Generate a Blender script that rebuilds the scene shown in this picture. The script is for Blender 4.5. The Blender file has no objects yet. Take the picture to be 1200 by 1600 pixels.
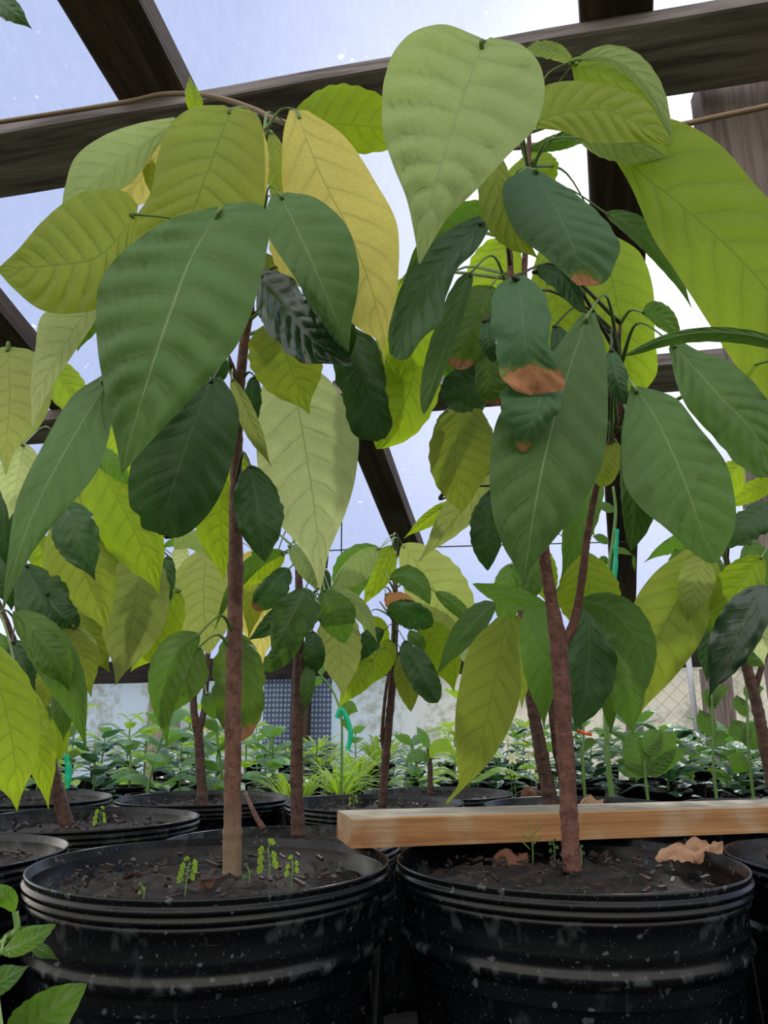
import bpy, math, random
from mathutils import Vector, Matrix, noise
C = bpy.context.scene
COL = C.collection
R = math.radians
# ------------------------------------------------------------------ camera
CZ = 0.48
PITCH = R(15.4)
F = 1200.0
cam = bpy.data.cameras.new('camera'); camo = bpy.data.objects.new('camera', cam); COL.objects.link(camo)
cam.sensor_fit = 'VERTICAL'; cam.sensor_height = 36; cam.lens = 36 * F / 1600
cam.clip_start = 0.02; cam.clip_end = 200
camo.location = (0, 0, CZ); camo.rotation_euler = (math.pi / 2 + PITCH, 0, 0)
C.camera = camo
C.view_settings.view_transform = 'Standard'
C.view_settings.look = 'None'
C.view_settings.gamma = 1
C.view_settings.exposure = 0.30
# ------------------------------------------------------------------ sky with added rear fill, and sun
SUN_AZ, SUN_EL = R(24), R(47)
SUN = Vector((math.sin(SUN_AZ) * math.cos(SUN_EL), math.cos(SUN_AZ) * math.cos(SUN_EL), math.sin(SUN_EL)))
W = bpy.data.worlds.new('world'); C.world = W; W.use_nodes = True
wn, wl = W.node_tree.nodes, W.node_tree.links
wn.clear()
wo = wn.new('ShaderNodeOutputWorld'); bg = wn.new('ShaderNodeBackground')
tc = wn.new('ShaderNodeTexCoord'); dp = wn.new('ShaderNodeVectorMath'); dp.operation = 'DOT_PRODUCT'
dp.inputs[1].default_value = Vector((SUN.x, SUN.y, SUN.z - .25)).normalized()
rp = wn.new('ShaderNodeValToRGB')
e = rp.color_ramp.elements
e[0].position = 0.35; e[0].color = (2.3, 2.15, 1.9, 1)  # unseen sky behind the camera, raised as added fill for the foliage
e[1].position = 1.0; e[1].color = (1.5, 1.38, 1.3, 1)
m = e.new(.66); m.color = (.15, .23, .50, 1)
m = e.new(.86); m.color = (.22, .29, .54, 1)
m = e.new(.955); m.color = (.62, .62, .80, 1)
wl.new(tc.outputs['Generated'], dp.inputs[0]); wl.new(dp.outputs['Value'], rp.inputs[0])
sxyz = wn.new('ShaderNodeSeparateXYZ'); wl.new(tc.outputs['Generated'], sxyz.inputs[0])
def wstep(sock, lo, hi):
    mr = wn.new('ShaderNodeMapRange'); mr.interpolation_type = 'SMOOTHSTEP'; wl.new(sock, mr.inputs[0])
    for i_, x_ in enumerate((lo, hi, .10, 1.0)): mr.inputs[i_ + 1].default_value = x_
    return mr.outputs[0]
mx = wn.new('ShaderNodeMath'); mx.operation = 'MAXIMUM'; wl.new(wstep(sxyz.outputs[1], 0.0, .4), mx.inputs[0]); wl.new(wstep(sxyz.outputs[2], .0, .55), mx.inputs[1])  # low sky behind the camera dimmed, shaped to keep the pots dark
vm_ = wn.new('ShaderNodeVectorMath'); vm_.operation = 'SCALE'; wl.new(rp.outputs[0], vm_.inputs[0]); wl.new(mx.outputs[0], vm_.inputs['Scale'])
wl.new(vm_.outputs[0], bg.inputs[0]); bg.inputs[1].default_value = 1.0
wl.new(bg.outputs[0], wo.inputs[0])
sl = bpy.data.lights.new('sun', 'SUN'); sl.energy = 2.4; sl.angle = R(2.5); sl.color = (1, .95, .82)
so = bpy.data.objects.new('sun', sl); COL.objects.link(so)
so.rotation_euler = SUN.to_track_quat('Z', 'Y').to_euler(); so.location = (2, 5, 6)

# ------------------------------------------------------------------ helpers
cp, sp_ = math.cos(PITCH), math.sin(PITCH)
def ray(px, py):
    x = (px - 600) / F; y = -(py - 800) / F
    return Vector((x, cp - y * sp_, y * cp + sp_))
def at(px, py, Y):
    d = ray(px, py); return Vector((0, 0, CZ)) + d * (Y / d.y)
def zc(P):                       # distance along the optical axis
    return P.y * cp + (P.z - CZ) * sp_
YAW = R(13)
E1 = Vector((math.cos(YAW), -math.sin(YAW), 0)); E2 = Vector((math.sin(YAW), math.cos(YAW), 0))
DW, H0, SL = 5.4, 0.47, 0.35
def on_roof(px, py, off=0):
    d = ray(px, py); t = (H0 - off + SL * DW) / (d.z + SL * d.dot(E2)); return Vector((0, 0, CZ)) + d * t
def on_wall(px, py, off=0.0):
    d = ray(px, py); t = (DW - off) / d.dot(E2); return Vector((0, 0, CZ)) + d * t
RN = (Vector((0, 0, 1)) + E2 * SL).normalized()     # roof normal
RD = (E2 - Vector((0, 0, SL))).normalized()          # down the roof slope

def prop(o, label=None, cat=None, group=None, kind=None):
    if label: o['label'] = label
    if cat: o['category'] = cat
    if group: o['group'] = group
    if kind: o['kind'] = kind
    return o
def empty(name, loc):
    o = bpy.data.objects.new(name, None); COL.objects.link(o); o.location = loc; o.empty_display_size = .05; return o
class MB:
    def __init__(s): s.v = []; s.f = []; s.uv = []
    def add(s, vs, fs, uvs=None):
        n = len(s.v); s.v += [Vector(v) for v in vs]; s.f += [tuple(i + n for i in f) for f in fs]
        s.uv += uvs if uvs else [(0, .5)] * len(vs)
    def build(s, name, mat, parent=None, smooth=True, origin=None):
        me = bpy.data.meshes.new(name)
        off = Vector((0, 0, 0))
        if parent:
            p = parent
            while p: off += p.location; p = p.parent
        elif origin is not None: off = Vector(origin)
        me.from_pydata([v - off for v in s.v], [], s.f)
        l = me.uv_layers.new(name='UVMap')
        vi = [0] * len(me.loops); me.loops.foreach_get('vertex_index', vi)
        flat = []
        for i in vi: flat += [s.uv[i][0], s.uv[i][1]]
        l.data.foreach_set('uv', flat)
        me.materials.append(mat)
        if smooth: me.polygons.foreach_set('use_smooth', [True] * len(me.polygons))
        me.update()
        o = bpy.data.objects.new(name, me); COL.objects.link(o)
        if parent: o.parent = parent
        elif origin is not None: o.location = origin
        return o
def spline(pts, n):
    P = [Vector(p) for p in pts]
    if len(P) == 2: return [P[0].lerp(P[1], i / n) for i in range(n + 1)]
    out = []; segs = len(P) - 1
    for i in range(n + 1):
        t = i / n * segs; k = min(int(t), segs - 1); t -= k
        a = P[k - 1] if k > 0 else P[0] * 2 - P[1]; b = P[k]; c = P[k + 1]
        d = P[k + 2] if k + 2 <= segs else P[-1] * 2 - P[-2]
        out.append(.5 * ((2 * b) + (c - a) * t + (2 * a - 5 * b + 4 * c - d) * t * t + (3 * b - a - 3 * c + d) * t ** 3))
    return out
def tube(mb, pts, rad, ns=8, rough=0, cap=True, flat=1.0):
    n = len(pts); vs = []; uv = []
    up = Vector((0.13, .31, .9)).normalized()
    prev = None
    for i, p in enumerate(pts):
        t = (pts[min(i + 1, n - 1)] - pts[max(i - 1, 0)]).normalized()
        a = t.cross(up) if prev is None else prev - t * prev.dot(t)
        if a.length < 1e-4: a = t.cross(Vector((1, 0, 0)))
        a.normalize(); prev = a; b = t.cross(a)
        r = rad[i] if isinstance(rad, (list, tuple)) else rad
        for k in range(ns):
            th = 2 * math.pi * k / ns
            rr = r * (1 + (rough * noise.noise(Vector((p.x * 60 + k * 1.7, p.y * 60, p.z * 60))) if rough else 0))
            vs.append(p + (a * math.cos(th) + b * math.sin(th) * flat) * rr); uv.append((i / n, k / ns))
    fs = [(i * ns + k, i * ns + (k + 1) % ns, (i + 1) * ns + (k + 1) % ns, (i + 1) * ns + k) for i in range(n - 1) for k in range(ns)]
    if cap: fs += [tuple(range(ns - 1, -1, -1)), tuple((n - 1) * ns + k for k in range(ns))]
    mb.add(vs, fs, uv)
def box(mb, c, sx, sy, sz, ax=None):
    ax = ax or (Vector((1, 0, 0)), Vector((0, 1, 0)), Vector((0, 0, 1)))
    vs = [Vector(c) + ax[0] * sx * i + ax[1] * sy * j + ax[2] * sz * k for i in (-.5, .5) for j in (-.5, .5) for k in (-.5, .5)]
    mb.add(vs, [(0, 1, 3, 2), (4, 6, 7, 5), (0, 4, 5, 1), (2, 3, 7, 6), (0, 2, 6, 4), (1, 5, 7, 3)])

# ------------------------------------------------------------------ materials
class N:
    def __init__(s, name):
        s.m = bpy.data.materials.new(name); s.m.use_nodes = True
        s.t = s.m.node_tree; s.n = s.t.nodes; s.l = s.t.links; s.n.clear()
        s.out = s.n.new('ShaderNodeOutputMaterial')
    def node(s, typ, **k):
        o = s.n.new('ShaderNode' + typ)
        for a, b in k.items(): setattr(o, a, b)
        return o
    def put(s, sock, v):
        if isinstance(v, bpy.types.NodeSocket): s.l.new(v, sock)
        elif v is not None: sock.default_value = v if not (isinstance(v, tuple) and len(v) == 3 and sock.type == 'RGBA') else (*v, 1)
    def math(s, op, a, b=None, c=None, clamp=False):
        o = s.node('Math', operation=op, use_clamp=clamp)
        s.put(o.inputs[0], a); s.put(o.inputs[1], b)
        if c is not None: s.put(o.inputs[2], c)
        return o.outputs[0]
    def mix(s, f, a, b, blend='MIX'):
        o = s.node('Mix', data_type='RGBA', blend_type=blend)
        s.put(o.inputs[0], f); s.put(o.inputs[6], a); s.put(o.inputs[7], b); return o.outputs[2]
    def noise(s, vec, scale, detail=3, rough=.5, dist=0):
        o = s.node('TexNoise'); s.put(o.inputs['Vector'], vec); o.inputs['Scale'].default_value = scale
        o.inputs['Detail'].default_value = detail; o.inputs['Roughness'].default_value = rough; o.inputs['Distortion'].default_value = dist
        return o.outputs['Fac']
    def step(s, v, lo, hi, a=0.0, b=1.0):
        o = s.node('MapRange', interpolation_type='SMOOTHSTEP'); s.put(o.inputs[0], v)
        for i, x in enumerate((lo, hi, a, b)): s.put(o.inputs[i + 1], x)
        return o.outputs[0]
    def coord(s, which='Object', scale=None):
        c = s.node('TexCoord').outputs[which]
        if scale:
            mp = s.node('Mapping'); s.l.new(c, mp.inputs[0]); mp.inputs['Scale'].default_value = scale; return mp.outputs[0]
        return c
    def bump(s, h, strength=.3, dist=.002):
        o = s.node('Bump'); s.put(o.inputs['Height'], h); o.inputs['Strength'].default_value = strength; o.inputs['Distance'].default_value = dist; return o.outputs[0]
    def bsdf(s, col, rough=.6, spec=.3, normal=None, **k):
        o = s.node('BsdfPrincipled'); s.put(o.inputs['Base Color'], col); s.put(o.inputs['Roughness'], rough)
        s.put(o.inputs['Specular IOR Level'], spec)
        if normal is not None: s.put(o.inputs['Normal'], normal)
        for a, b in k.items(): s.put(o.inputs[a], b)
        return o.outputs[0]
    def done(s, sh): s.l.new(sh, s.out.inputs[0]); return s.m
    def mixsh(s, f, a, b):
        o = s.node('MixShader'); s.put(o.inputs[0], f); s.l.new(a, o.inputs[1]); s.l.new(b, o.inputs[2]); return o.outputs[0]

def leaf_mat(name, dif, tra, tf, vein, vamt=.5, rough=.45, spec=.25, burn=None, nv=9.0, edge=None, pale_vein_t=.6, latk=.85, qk=1.0):
    n = N(name)
    uvn = n.node('UVMap').outputs[0]; sx = n.node('SeparateXYZ'); n.l.new(uvn, sx.inputs[0])
    u, v = sx.outputs[0], sx.outputs[1]
    av = n.math('ABSOLUTE', n.math('MULTIPLY', n.math('SUBTRACT', v, .5), 2.0))
    obj = n.coord('Object')
    wob = n.math('MULTIPLY', n.math('SUBTRACT', n.noise(obj, 40, 2), .5), .035)
    side = n.math('MULTIPLY', n.math('GREATER_THAN', v, .5), .3)
    ph = n.math('ADD', n.math('MULTIPLY', n.math('ADD', n.math('SUBTRACT', u, n.math('MULTIPLY', n.math('POWER', av, 1.25), .16)), wob), nv), side)
    d = n.math('ABSOLUTE', n.math('SUBTRACT', n.math('FRACT', ph), .5))
    d = n.math('SUBTRACT', .5, d)                       # 0 at a vein
    lat = n.math('MULTIPLY', n.step(d, .005, .075, 1.0, 0.0), n.step(av, .15, .9, latk, .1 * latk))
    mid = n.step(av, .006, .026, 1.0, 0.0)
    halo = n.math('MULTIPLY', n.step(d, .0, .30, 1.0, 0.0), .35)
    vm = n.math('MAXIMUM', n.math('MULTIPLY', lat, .75), mid)
    net = n.step(n.noise(obj, 190, 4, .7), .38, .62); latk = latk
    blotch = n.noise(obj, 14, 3)
    rnd = n.node('ObjectInfo').outputs['Random']
    var = n.math('ADD', .86, n.math('MULTIPLY', rnd, .28))
    vf = n.math('MULTIPLY', vm, vamt)
    def tone(c, k1, k2):
        c1 = tuple(x * k1 for x in c); c2 = tuple(x * k2 for x in c)
        a = n.mix(blotch, (*c1, 1), (*c2, 1))
        a = n.mix(n.math('MULTIPLY', net, .22), a, (*[x * .62 for x in c], 1))
        a = n.mix(halo, a, (*[x * .78 for x in c], 1))
        vv = n.node('Mix', data_type='RGBA', blend_type='MULTIPLY'); vv.inputs[0].default_value = 1
        n.l.new(a, vv.inputs[6]); cc = n.node('CombineColor'); [n.l.new(var, cc.inputs[i]) for i in range(3)]
        n.l.new(cc.outputs[0], vv.inputs[7]); return vv.outputs[2]
    dc = n.mix(vf, tone(dif, .8, 1.2), (*vein, 1))
    tcx = n.mix(n.math('MULTIPLY', vm, pale_vein_t), tone(tra, .85, 1.12), (*[x * .42 for x in tra], 1))
    rg = rough
    tfac = tf
    if burn is not None:
        edgen = n.math('ADD', u, n.math('MULTIPLY', n.math('SUBTRACT', n.noise(obj, 55, 3, .6), .5), .22))
        b = n.step(edgen, burn, burn + .02)
        ring = n.math('MULTIPLY', n.step(edgen, burn - .05, burn), .5)
        bc = n.mix(n.noise(obj, 120, 3), (.26, .10, .045, 1), (.60, .32, .17, 1))
        dc = n.mix(b, n.mix(ring, dc, (.30, .27, .05, 1)), bc)
        tcx = n.mix(b, tcx, (.25, .11, .05, 1))
        rg = n.math('ADD', rough, n.math('MULTIPLY', b, .3))
        tfac = n.math('MULTIPLY', n.math('SUBTRACT', 1.0, n.math('MULTIPLY', b, .6)), tf)
    if edge is not None:
        eb = n.step(n.math('ADD', av, n.math('MULTIPLY', n.math('SUBTRACT', n.noise(obj, 45, 3), .5), .7)), 1.02, 1.1)
        dc = n.mix(eb, dc, (.16, .07, .03, 1)); tcx = n.mix(eb, tcx, (.1, .04, .02, 1))
    hgt = n.math('ADD', n.math('MULTIPLY', n.math('SUBTRACT', 1.0, vm), 1.0), n.math('MULTIPLY', n.noise(obj, 160, 3), .35))
    quilt = n.math('MULTIPLY', n.math('SINE', n.math('MULTIPLY', d, 3.14159)), n.math('MULTIPLY', n.math('SUBTRACT', 1.15, av), n.step(av, .02, .4)))
    nm0 = n.node('Bump'); n.put(nm0.inputs['Height'], n.math('ADD', quilt, n.math('MULTIPLY', n.noise(obj, 28, 3), .6))); nm0.inputs['Strength'].default_value = .6 * qk; nm0.inputs['Distance'].default_value = .003
    nb_ = n.node('Bump'); n.put(nb_.inputs['Height'], hgt); nb_.inputs['Strength'].default_value = .3; nb_.inputs['Distance'].default_value = .001; n.l.new(nm0.outputs[0], nb_.inputs['Normal']); nm = nb_.outputs[0]
    s1 = n.bsdf(dc, rg, spec, nm)
    tr = n.node('BsdfTranslucent'); n.put(tr.inputs[0], tcx); n.l.new(nm, tr.inputs[1])
    return n.done(n.mixsh(tfac, s1, tr.outputs[0]))

LM = {
 'dark':   leaf_mat('leaf_dark_green', (.036, .092, .026), (.05, .15, .015), .22, (.13, .19, .09), .5, .45, .25, latk=.35),
 'gloss':  leaf_mat('leaf_dark_glossy', (.014, .048, .020), (.03, .10, .02), .15, (.10, .15, .08), .5, .26, .5, latk=.5, qk=.45),
 'mature': leaf_mat('leaf_mature_green', (.068, .142, .040), (.12, .25, .025), .30, (.24, .33, .16), .7, .5, .22, latk=.25),
 'dusk':   leaf_mat('leaf_dull_green', (.050, .115, .048), (.08, .20, .03), .25, (.14, .22, .10), .5, .55, .22, latk=.4),
 'burnt':  leaf_mat('leaf_dull_green_scorched', (.050, .115, .048), (.08, .20, .03), .25, (.14, .22, .10), .5, .55, .22, burn=.74, latk=.4, qk=.5),
 'tipburn': leaf_mat('leaf_green_brown_tip', (.055, .13, .052), (.09, .22, .03), .28, (.16, .25, .11), .5, .5, .22, burn=.90, latk=.4, qk=.5),
 'mid':    leaf_mat('leaf_mid_green', (.085, .17, .030), (.17, .36, .025), .42, (.16, .26, .07), .45, .45, .25, latk=.6),
 'midburn': leaf_mat('leaf_mid_green_brown_tip', (.09, .165, .038), (.19, .34, .025), .42, (.15, .24, .07), .45, .5, .22, burn=.88, edge=1, latk=.6),
 'soft':   leaf_mat('leaf_soft_green', (.29, .38, .15), (.40, .52, .11), .42, (.24, .35, .17), .4, .6, .15, latk=.6),
 'olive':  leaf_mat('leaf_olive', (.20, .25, .040), (.42, .52, .04), .52, (.12, .18, .03), .5, .55, .2),
 'olivepale': leaf_mat('leaf_pale_olive', (.26, .30, .09), (.48, .55, .12), .50, (.2, .26, .06), .45, .6, .15),
 'lime':   leaf_mat('leaf_lime', (.20, .28, .022), (.46, .64, .020), .62, (.12, .22, .02), .45, .5, .2),
 'pale':   leaf_mat('leaf_pale', (.48, .56, .22), (.82, .90, .36), .55, (.20, .32, .06), .7, .6, .15),
 'yellow': leaf_mat('leaf_yellow_sunlit', (.60, .52, .13), (1.0, .86, .20), .60, (.26, .26, .04), .6, .55, .15),  # yellow; on the top leaves it is sunlight put into the colour
 'dead':   leaf_mat('leaf_dead_brown', (.42, .20, .08), (.5, .22, .08), .35, (.2, .1, .05), .5, .7, .1),
 'seed':   leaf_mat('seedling_leaf_green', (.11, .24, .08), (.20, .42, .06), .38, (.25, .40, .15), .5, .38, .4, nv=7),
 'seedlime': leaf_mat('seedling_leaf_lime', (.26, .42, .06), (.46, .70, .05), .45, (.3, .5, .1), .4, .42, .3, nv=7),
 'seeddark': leaf_mat('seedling_leaf_dark', (.04, .12, .06), (.06, .18, .05), .3, (.1, .2, .1), .4, .35, .5, nv=7),
}
def bark_mat(name, a, b, s=1.0, base=None):
    n = N(name); o = n.coord('Object', (1, 1, 1)); f = n.noise(o, 90 * s, 5, .7); g = n.noise(n.coord('Object', (1, 1, .25)), 160 * s, 3)
    col = n.mix(n.step(f, .35, .68), (*a, 1), (*b, 1))
    lent = n.step(n.noise(n.coord('Object', (1, 1, 2.2)), 260 * s, 2), .62, .70)
    col = n.mix(n.math('MULTIPLY', lent, .5), col, (.30, .20, .14, 1))
    if base:
        sx = n.node('SeparateXYZ'); n.l.new(o, sx.inputs[0])
        col = n.mix(n.math('MULTIPLY', n.step(n.math('ADD', sx.outputs[2], n.math('MULTIPLY', f, .06)), .36, .46, 1.0, 0.0), .8), col, (*base, 1))
    return n.done(n.bsdf(col, .65, .25, n.bump(n.math('ADD', f, g), .5, .002)))
BARK = bark_mat('bark_reddish', (.075, .033, .025), (.17, .085, .062), base=(.17, .13, .085))
BARKB = bark_mat('bark_grey_base', (.13, .085, .055), (.27, .20, .13))
BARKR = bark_mat('bark_red_brown', (.075, .032, .026), (.16, .075, .058))
BARKD = bark_mat('bark_dark', (.045, .024, .021), (.11, .06, .048))
def plain(name, col, rough=.6, spec=.3, nz=0, scale=60, trans=0):
    n = N(name); o = n.coord('Object'); c = col
    if nz: c = n.mix(n.noise(o, scale, 4), (*[x * (1 - nz) for x in col], 1), (*[min(x * (1 + nz), 1) for x in col], 1))
    s1 = n.bsdf(c if nz else (*col, 1), rough, spec)
    if trans:
        t = n.node('BsdfTranslucent'); n.put(t.inputs[0], (*col, 1)); s1 = n.mixsh(trans, s1, t.outputs[0])
    return n.done(s1)
PET = plain('petiole_green', (.10, .17, .04), .5, .3, .3)
PETD = plain('petiole_dark', (.045, .045, .02), .5, .3, .3)
STEMG = plain('stem_green', (.14, .26, .07), .5, .3, .25, trans=.15)
TAPE = plain('flagging_tape_green', (.01, .55, .30), .35, .5, .12, 40, trans=.25)
TAPEO = plain('flagging_tape_orange', (.85, .12, .04), .35, .5, .1, 40, trans=.25)
PETAL = plain('petal_white', (.80, .76, .55), .6, .2, .1, trans=.3)

def wood_mat(name, c1, c2, c3, knots=True, gs=1.0, weather=0.0, spec=.2):
    n = N(name); o = n.coord('Object', (.55 * gs, 7 * gs, 7 * gs))
    f = n.noise(o, 3.2, 6, .62, .8); fine = n.noise(n.coord('Object', (2, 60, 60)), 4, 3)
    col = n.mix(n.step(f, .36, .60), (*c1, 1), (*c2, 1))
    col = n.mix(n.step(f, .58, .74), col, (*c3, 1))
    col = n.mix(n.math('MULTIPLY', fine, .35), col, (*[x * .5 for x in c1], 1))
    if knots:
        vo = n.node('TexVoronoi'); n.l.new(n.coord('Object', (1.1, 4.2, 4.2)), vo.inputs['Vector']); vo.inputs['Scale'].default_value = 1.6
        k = n.step(vo.outputs['Distance'], .06, .14, 1.0, 0.0); col = n.mix(n.math('MULTIPLY', k, .75), col, (*[x * .35 for x in c1], 1))
    if weather:
        wz = n.step(n.noise(n.coord('Object'), 9, 4), .48, .6); col = n.mix(n.math('MULTIPLY', wz, weather), col, (.42, .38, .30, 1))
    return n.done(n.bsdf(col, .8, spec, n.bump(n.math('ADD', f, fine), .35, .004)))
WD = wood_mat('weathered_dark_timber', (.10, .080, .076), (.25, .21, .20), (.40, .35, .335))
WD2 = wood_mat('weathered_brown_timber', (.035, .022, .017), (.085, .060, .048), (.13, .095, .078))
WD3 = wood_mat('near_black_timber', (.012, .010, .010), (.030, .024, .022), (.05, .04, .036))
WG = wood_mat('weathered_grey_brown_post', (.13, .095, .088), (.27, .215, .20), (.38, .32, .30), gs=1.4)
WP = wood_mat('pale_post_timber', (.24, .20, .15), (.38, .32, .25), (.46, .40, .32), gs=1.4)
WB = wood_mat('board_pine', (.27, .125, .052), (.40, .225, .105), (.25, .10, .04), knots=True, gs=1.0, weather=.35)
WBT = wood_mat('board_grey_top', (.20, .17, .13), (.30, .27, .21), (.38, .35, .29), knots=False, weather=.6)

def pot_mat():
    n = N('black_nursery_plastic'); o = n.coord('Object')
    sp = n.step(n.noise(o, 95, 2, .5), .66, .72); sp2 = n.step(n.noise(n.coord('Object', (1, 1, .6)), 38, 3, .6), .62, .74)
    tiny = n.step(n.noise(o, 420, 2), .66, .74)
    m_ = n.math('MAXIMUM', n.math('MULTIPLY', sp, .5), n.math('MAXIMUM', n.math('MULTIPLY', sp2, .14), n.math('MULTIPLY', tiny, .45)))
    sz = n.node('SeparateXYZ'); n.l.new(o, sz.inputs[0])
    led = n.math('MULTIPLY', n.step(sz.outputs[2], .268, .272), n.step(sz.outputs[2], .277, .284, 1.0, 0.0))
    led2 = n.math('MULTIPLY', n.step(sz.outputs[2], .300, .308), n.step(sz.outputs[2], .318, .326, 1.0, 0.0))
    bl = n.step(n.noise(n.coord('Object', (1, 1, .5)), 60, 3, .5), .52, .64)
    m_ = n.math('MAXIMUM', m_, n.math('MULTIPLY', n.math('MAXIMUM', led, n.math('MULTIPLY', led2, .55)), n.math('MULTIPLY', bl, .42)))
    col = n.mix(m_, (.0025, .003, .0045, 1), (.10, .12, .13, 1))
    rg = n.math('ADD', .16, n.math('ADD', n.math('MULTIPLY', n.noise(o, 30, 3), .18), n.math('MULTIPLY', m_, .35)))
    return n.done(n.bsdf(col, rg, .22, n.bump(n.noise(o, 25, 3), .15, .003)))
POT = pot_mat()
def soil_mat():
    n = N('potting_soil'); o = n.coord('Object'); f = n.noise(o, 70, 5, .7)
    col = n.mix(n.step(f, .4, .66), (.004, .003, .003, 1), (.030, .017, .013, 1))
    col = n.mix(n.step(n.noise(o, 170, 2), .70, .76), col, (.22, .17, .14, 1))
    return n.done(n.bsdf(col, .75, .35, n.bump(f, .9, .012)))
SOIL = soil_mat()
CHIP = plain('bark_chips', (.022, .012, .010), .5, .4, .9, 120)

# ------------------------------------------------------------------ the greenhouse
def glaz():
    n = N('roof_film'); o = n.coord('Object')
    st = n.noise(n.coord('Object', (1, 1, 1)), 2.2, 5, .65); fine = n.noise(n.coord('Object', (14, 3, 3)), 6, 4)
    spots = n.step(n.noise(o, 26, 2, .6), .70, .76)
    st = n.step(st, .3, .7); tr = n.node('BsdfTransparent'); n.put(tr.inputs[0], n.mix(n.math('MULTIPLY', st, .5), (.82, .88, .96, 1), (.66, .72, .84, 1)))
    tl = n.node('BsdfTranslucent'); n.put(tl.inputs[0], n.mix(fine, (.60, .68, .84, 1), (.72, .78, .90, 1)))
    fac = n.math('ADD', .24, n.math('ADD', n.math('MULTIPLY', fine, .05), n.math('MULTIPLY', spots, .3)), clamp=True)
    return n.done(n.mixsh(fac, tr.outputs[0], tl.outputs[0]))
def roofpt(a, t, off=0): return E1 * a + E2 * t + Vector((0, 0, CZ + H0 + SL * (DW - t))) + RN * off
mb = MB(); NG = 24
vs = [roofpt(-6 + 12 * i / NG, -1.6 + (DW + 1.7) * j / NG, .012 * math.sin(i * 2.1) * math.sin(j * 1.3)) for i in range(NG + 1) for j in range(NG + 1)]
mb.add(vs, [(i * (NG + 1) + j, (i + 1) * (NG + 1) + j, (i + 1) * (NG + 1) + j + 1, i * (NG + 1) + j + 1) for i in range(NG) for j in range(NG)])
prop(mb.build('ceiling', glaz()), kind='structure')

def wallm():
    n = N('wall_film'); o = n.coord('Object')
    a = n.noise(n.coord('Object', (1, 1, .5)), 3.5, 5, .6, .6); b = n.noise(o, 14, 6, .7)
    mould = n.math('MULTIPLY', n.step(a, .44, .56), n.step(b, .40, .62))
    sx = n.node('SeparateXYZ'); n.l.new(o, sx.inputs[0])
    warm = n.step(sx.outputs[0], -.4, 1.0)
    base = n.mix(warm, (.40, .50, .62, 1), (.64, .60, .52, 1))
    col = n.mix(n.math('MULTIPLY', mould, .8), base, (.26, .27, .22, 1))
    col = n.mix(n.math('MULTIPLY', n.step(n.noise(n.coord('Object', (8, 8, .7)), 5, 3), .6, .75), .35), col, (.42, .40, .24, 1))
    d = n.bsdf(col, .6, .3, n.bump(n.noise(n.coord('Object', (3, 3, 1)), 3, 3), .5, .05))
    t = n.node('BsdfTranslucent'); n.put(t.inputs[0], col)
    return n.done(n.mixsh(.62, d, t.outputs[0]))
mb = MB(); nx, nz = 60, 6
def wallpt(a, z, off=0): return E1 * a + E2 * (DW - off) + Vector((0, 0, z))
vs = [wallpt(-5 + 10 * i / nx, (CZ + H0) * j / nz, .015 * noise.noise(Vector((i * .7, j * .8, 3)))) for i in range(nx + 1) for j in range(nz + 1)]
mb.add(vs, [(i * (nz + 1) + j, (i + 1) * (nz + 1) + j, (i + 1) * (nz + 1) + j + 1, i * (nz + 1) + j + 1) for i in range(nx) for j in range(nz)])
prop(mb.build('wall_back', wallm()), kind='structure')

def groundm():
    n = N('black_weed_mat'); o = n.coord('Object')
    w = n.node('TexWave'); n.l.new(o, w.inputs[0]); w.inputs['Scale'].default_value = 60
    col = n.mix(n.noise(o, 8, 4), (.008, .009, .010, 1), (.03, .03, .028, 1)); return n.done(n.bsdf(col, .7, .3, n.bump(w.outputs['Fac'], .3, .003)))
mb = MB(); mb.add([E1 * a + E2 * t for a, t in ((-6, -2.5), (6, -2.5), (6, DW + .1), (-6, DW + .1))], [(0, 1, 2, 3)])
prop(mb.build('floor', groundm(), smooth=False), kind='structure')
def outg():
    n = N('outside_grass'); return n.done(n.bsdf(n.mix(n.noise(n.coord('Object'), 3, 4), (.10, .14, .06, 1), (.22, .24, .13, 1)), .9, .1))
mb = MB(); mb.add([E1 * a + E2 * t + Vector((0, 0, -.03)) for a, t in ((-30, -30), (30, -30), (30, 40), (-30, 40))], [(0, 1, 2, 3)])
prop(mb.build('floor_outside', outg(), smooth=False), kind='structure')

trim_n = [0]
def timber(P, Q, w, th, wdir, mat, w2=None):
    """a sawn timber from P to Q; wide face w along wdir, thickness th, slightly uneven"""
    trim_n[0] += 1
    P, Q = Vector(P), Vector(Q); L = (Q - P).length; x = (Q - P).normalized()
    y = (wdir - x * wdir.dot(x)).normalized(); z = x.cross(y)
    w2 = w2 or w; m = MB(); n = max(6, int(L / .12)); vs = []; rnd = random.Random(trim_n[0]); seed = rnd.random() * 50
    prof = [(-.5, -.5), (-.46, -.5), (.46, -.5), (.5, -.46), (.5, .46), (.46, .5), (-.46, .5), (-.5, .46)]
    prof[0] = (-.5, -.46); prof.insert(1, (-.46, -.5)); prof.pop(2)
    for i in range(n + 1):
        t = i / n; ww = w + (w2 - w) * t; dy = .004 * noise.noise(Vector((t * L * 2.2 + seed, 0, 0)))
        for (a, b) in prof: vs.append(Vector((t * L, a * ww + dy, b * th)))
    k = len(prof); fs = [(i * k + j, i * k + (j + 1) % k, (i + 1) * k + (j + 1) % k, (i + 1) * k + j) for i in range(n) for j in range(k)]
    fs += [tuple(range(k)), tuple(n * k + j for j in range(k - 1, -1, -1))]
    m.add(vs, fs); o = m.build('trim_%d' % trim_n[0], mat, smooth=False)
    o.matrix_world = Matrix.Translation(P) @ Matrix((x, y, z)).transposed().to_4x4()
    return prop(o, kind='structure')
def ext(P, Q, a, b):
    d = (Q - P).normalized(); return P - d * a, Q + d * b
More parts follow.
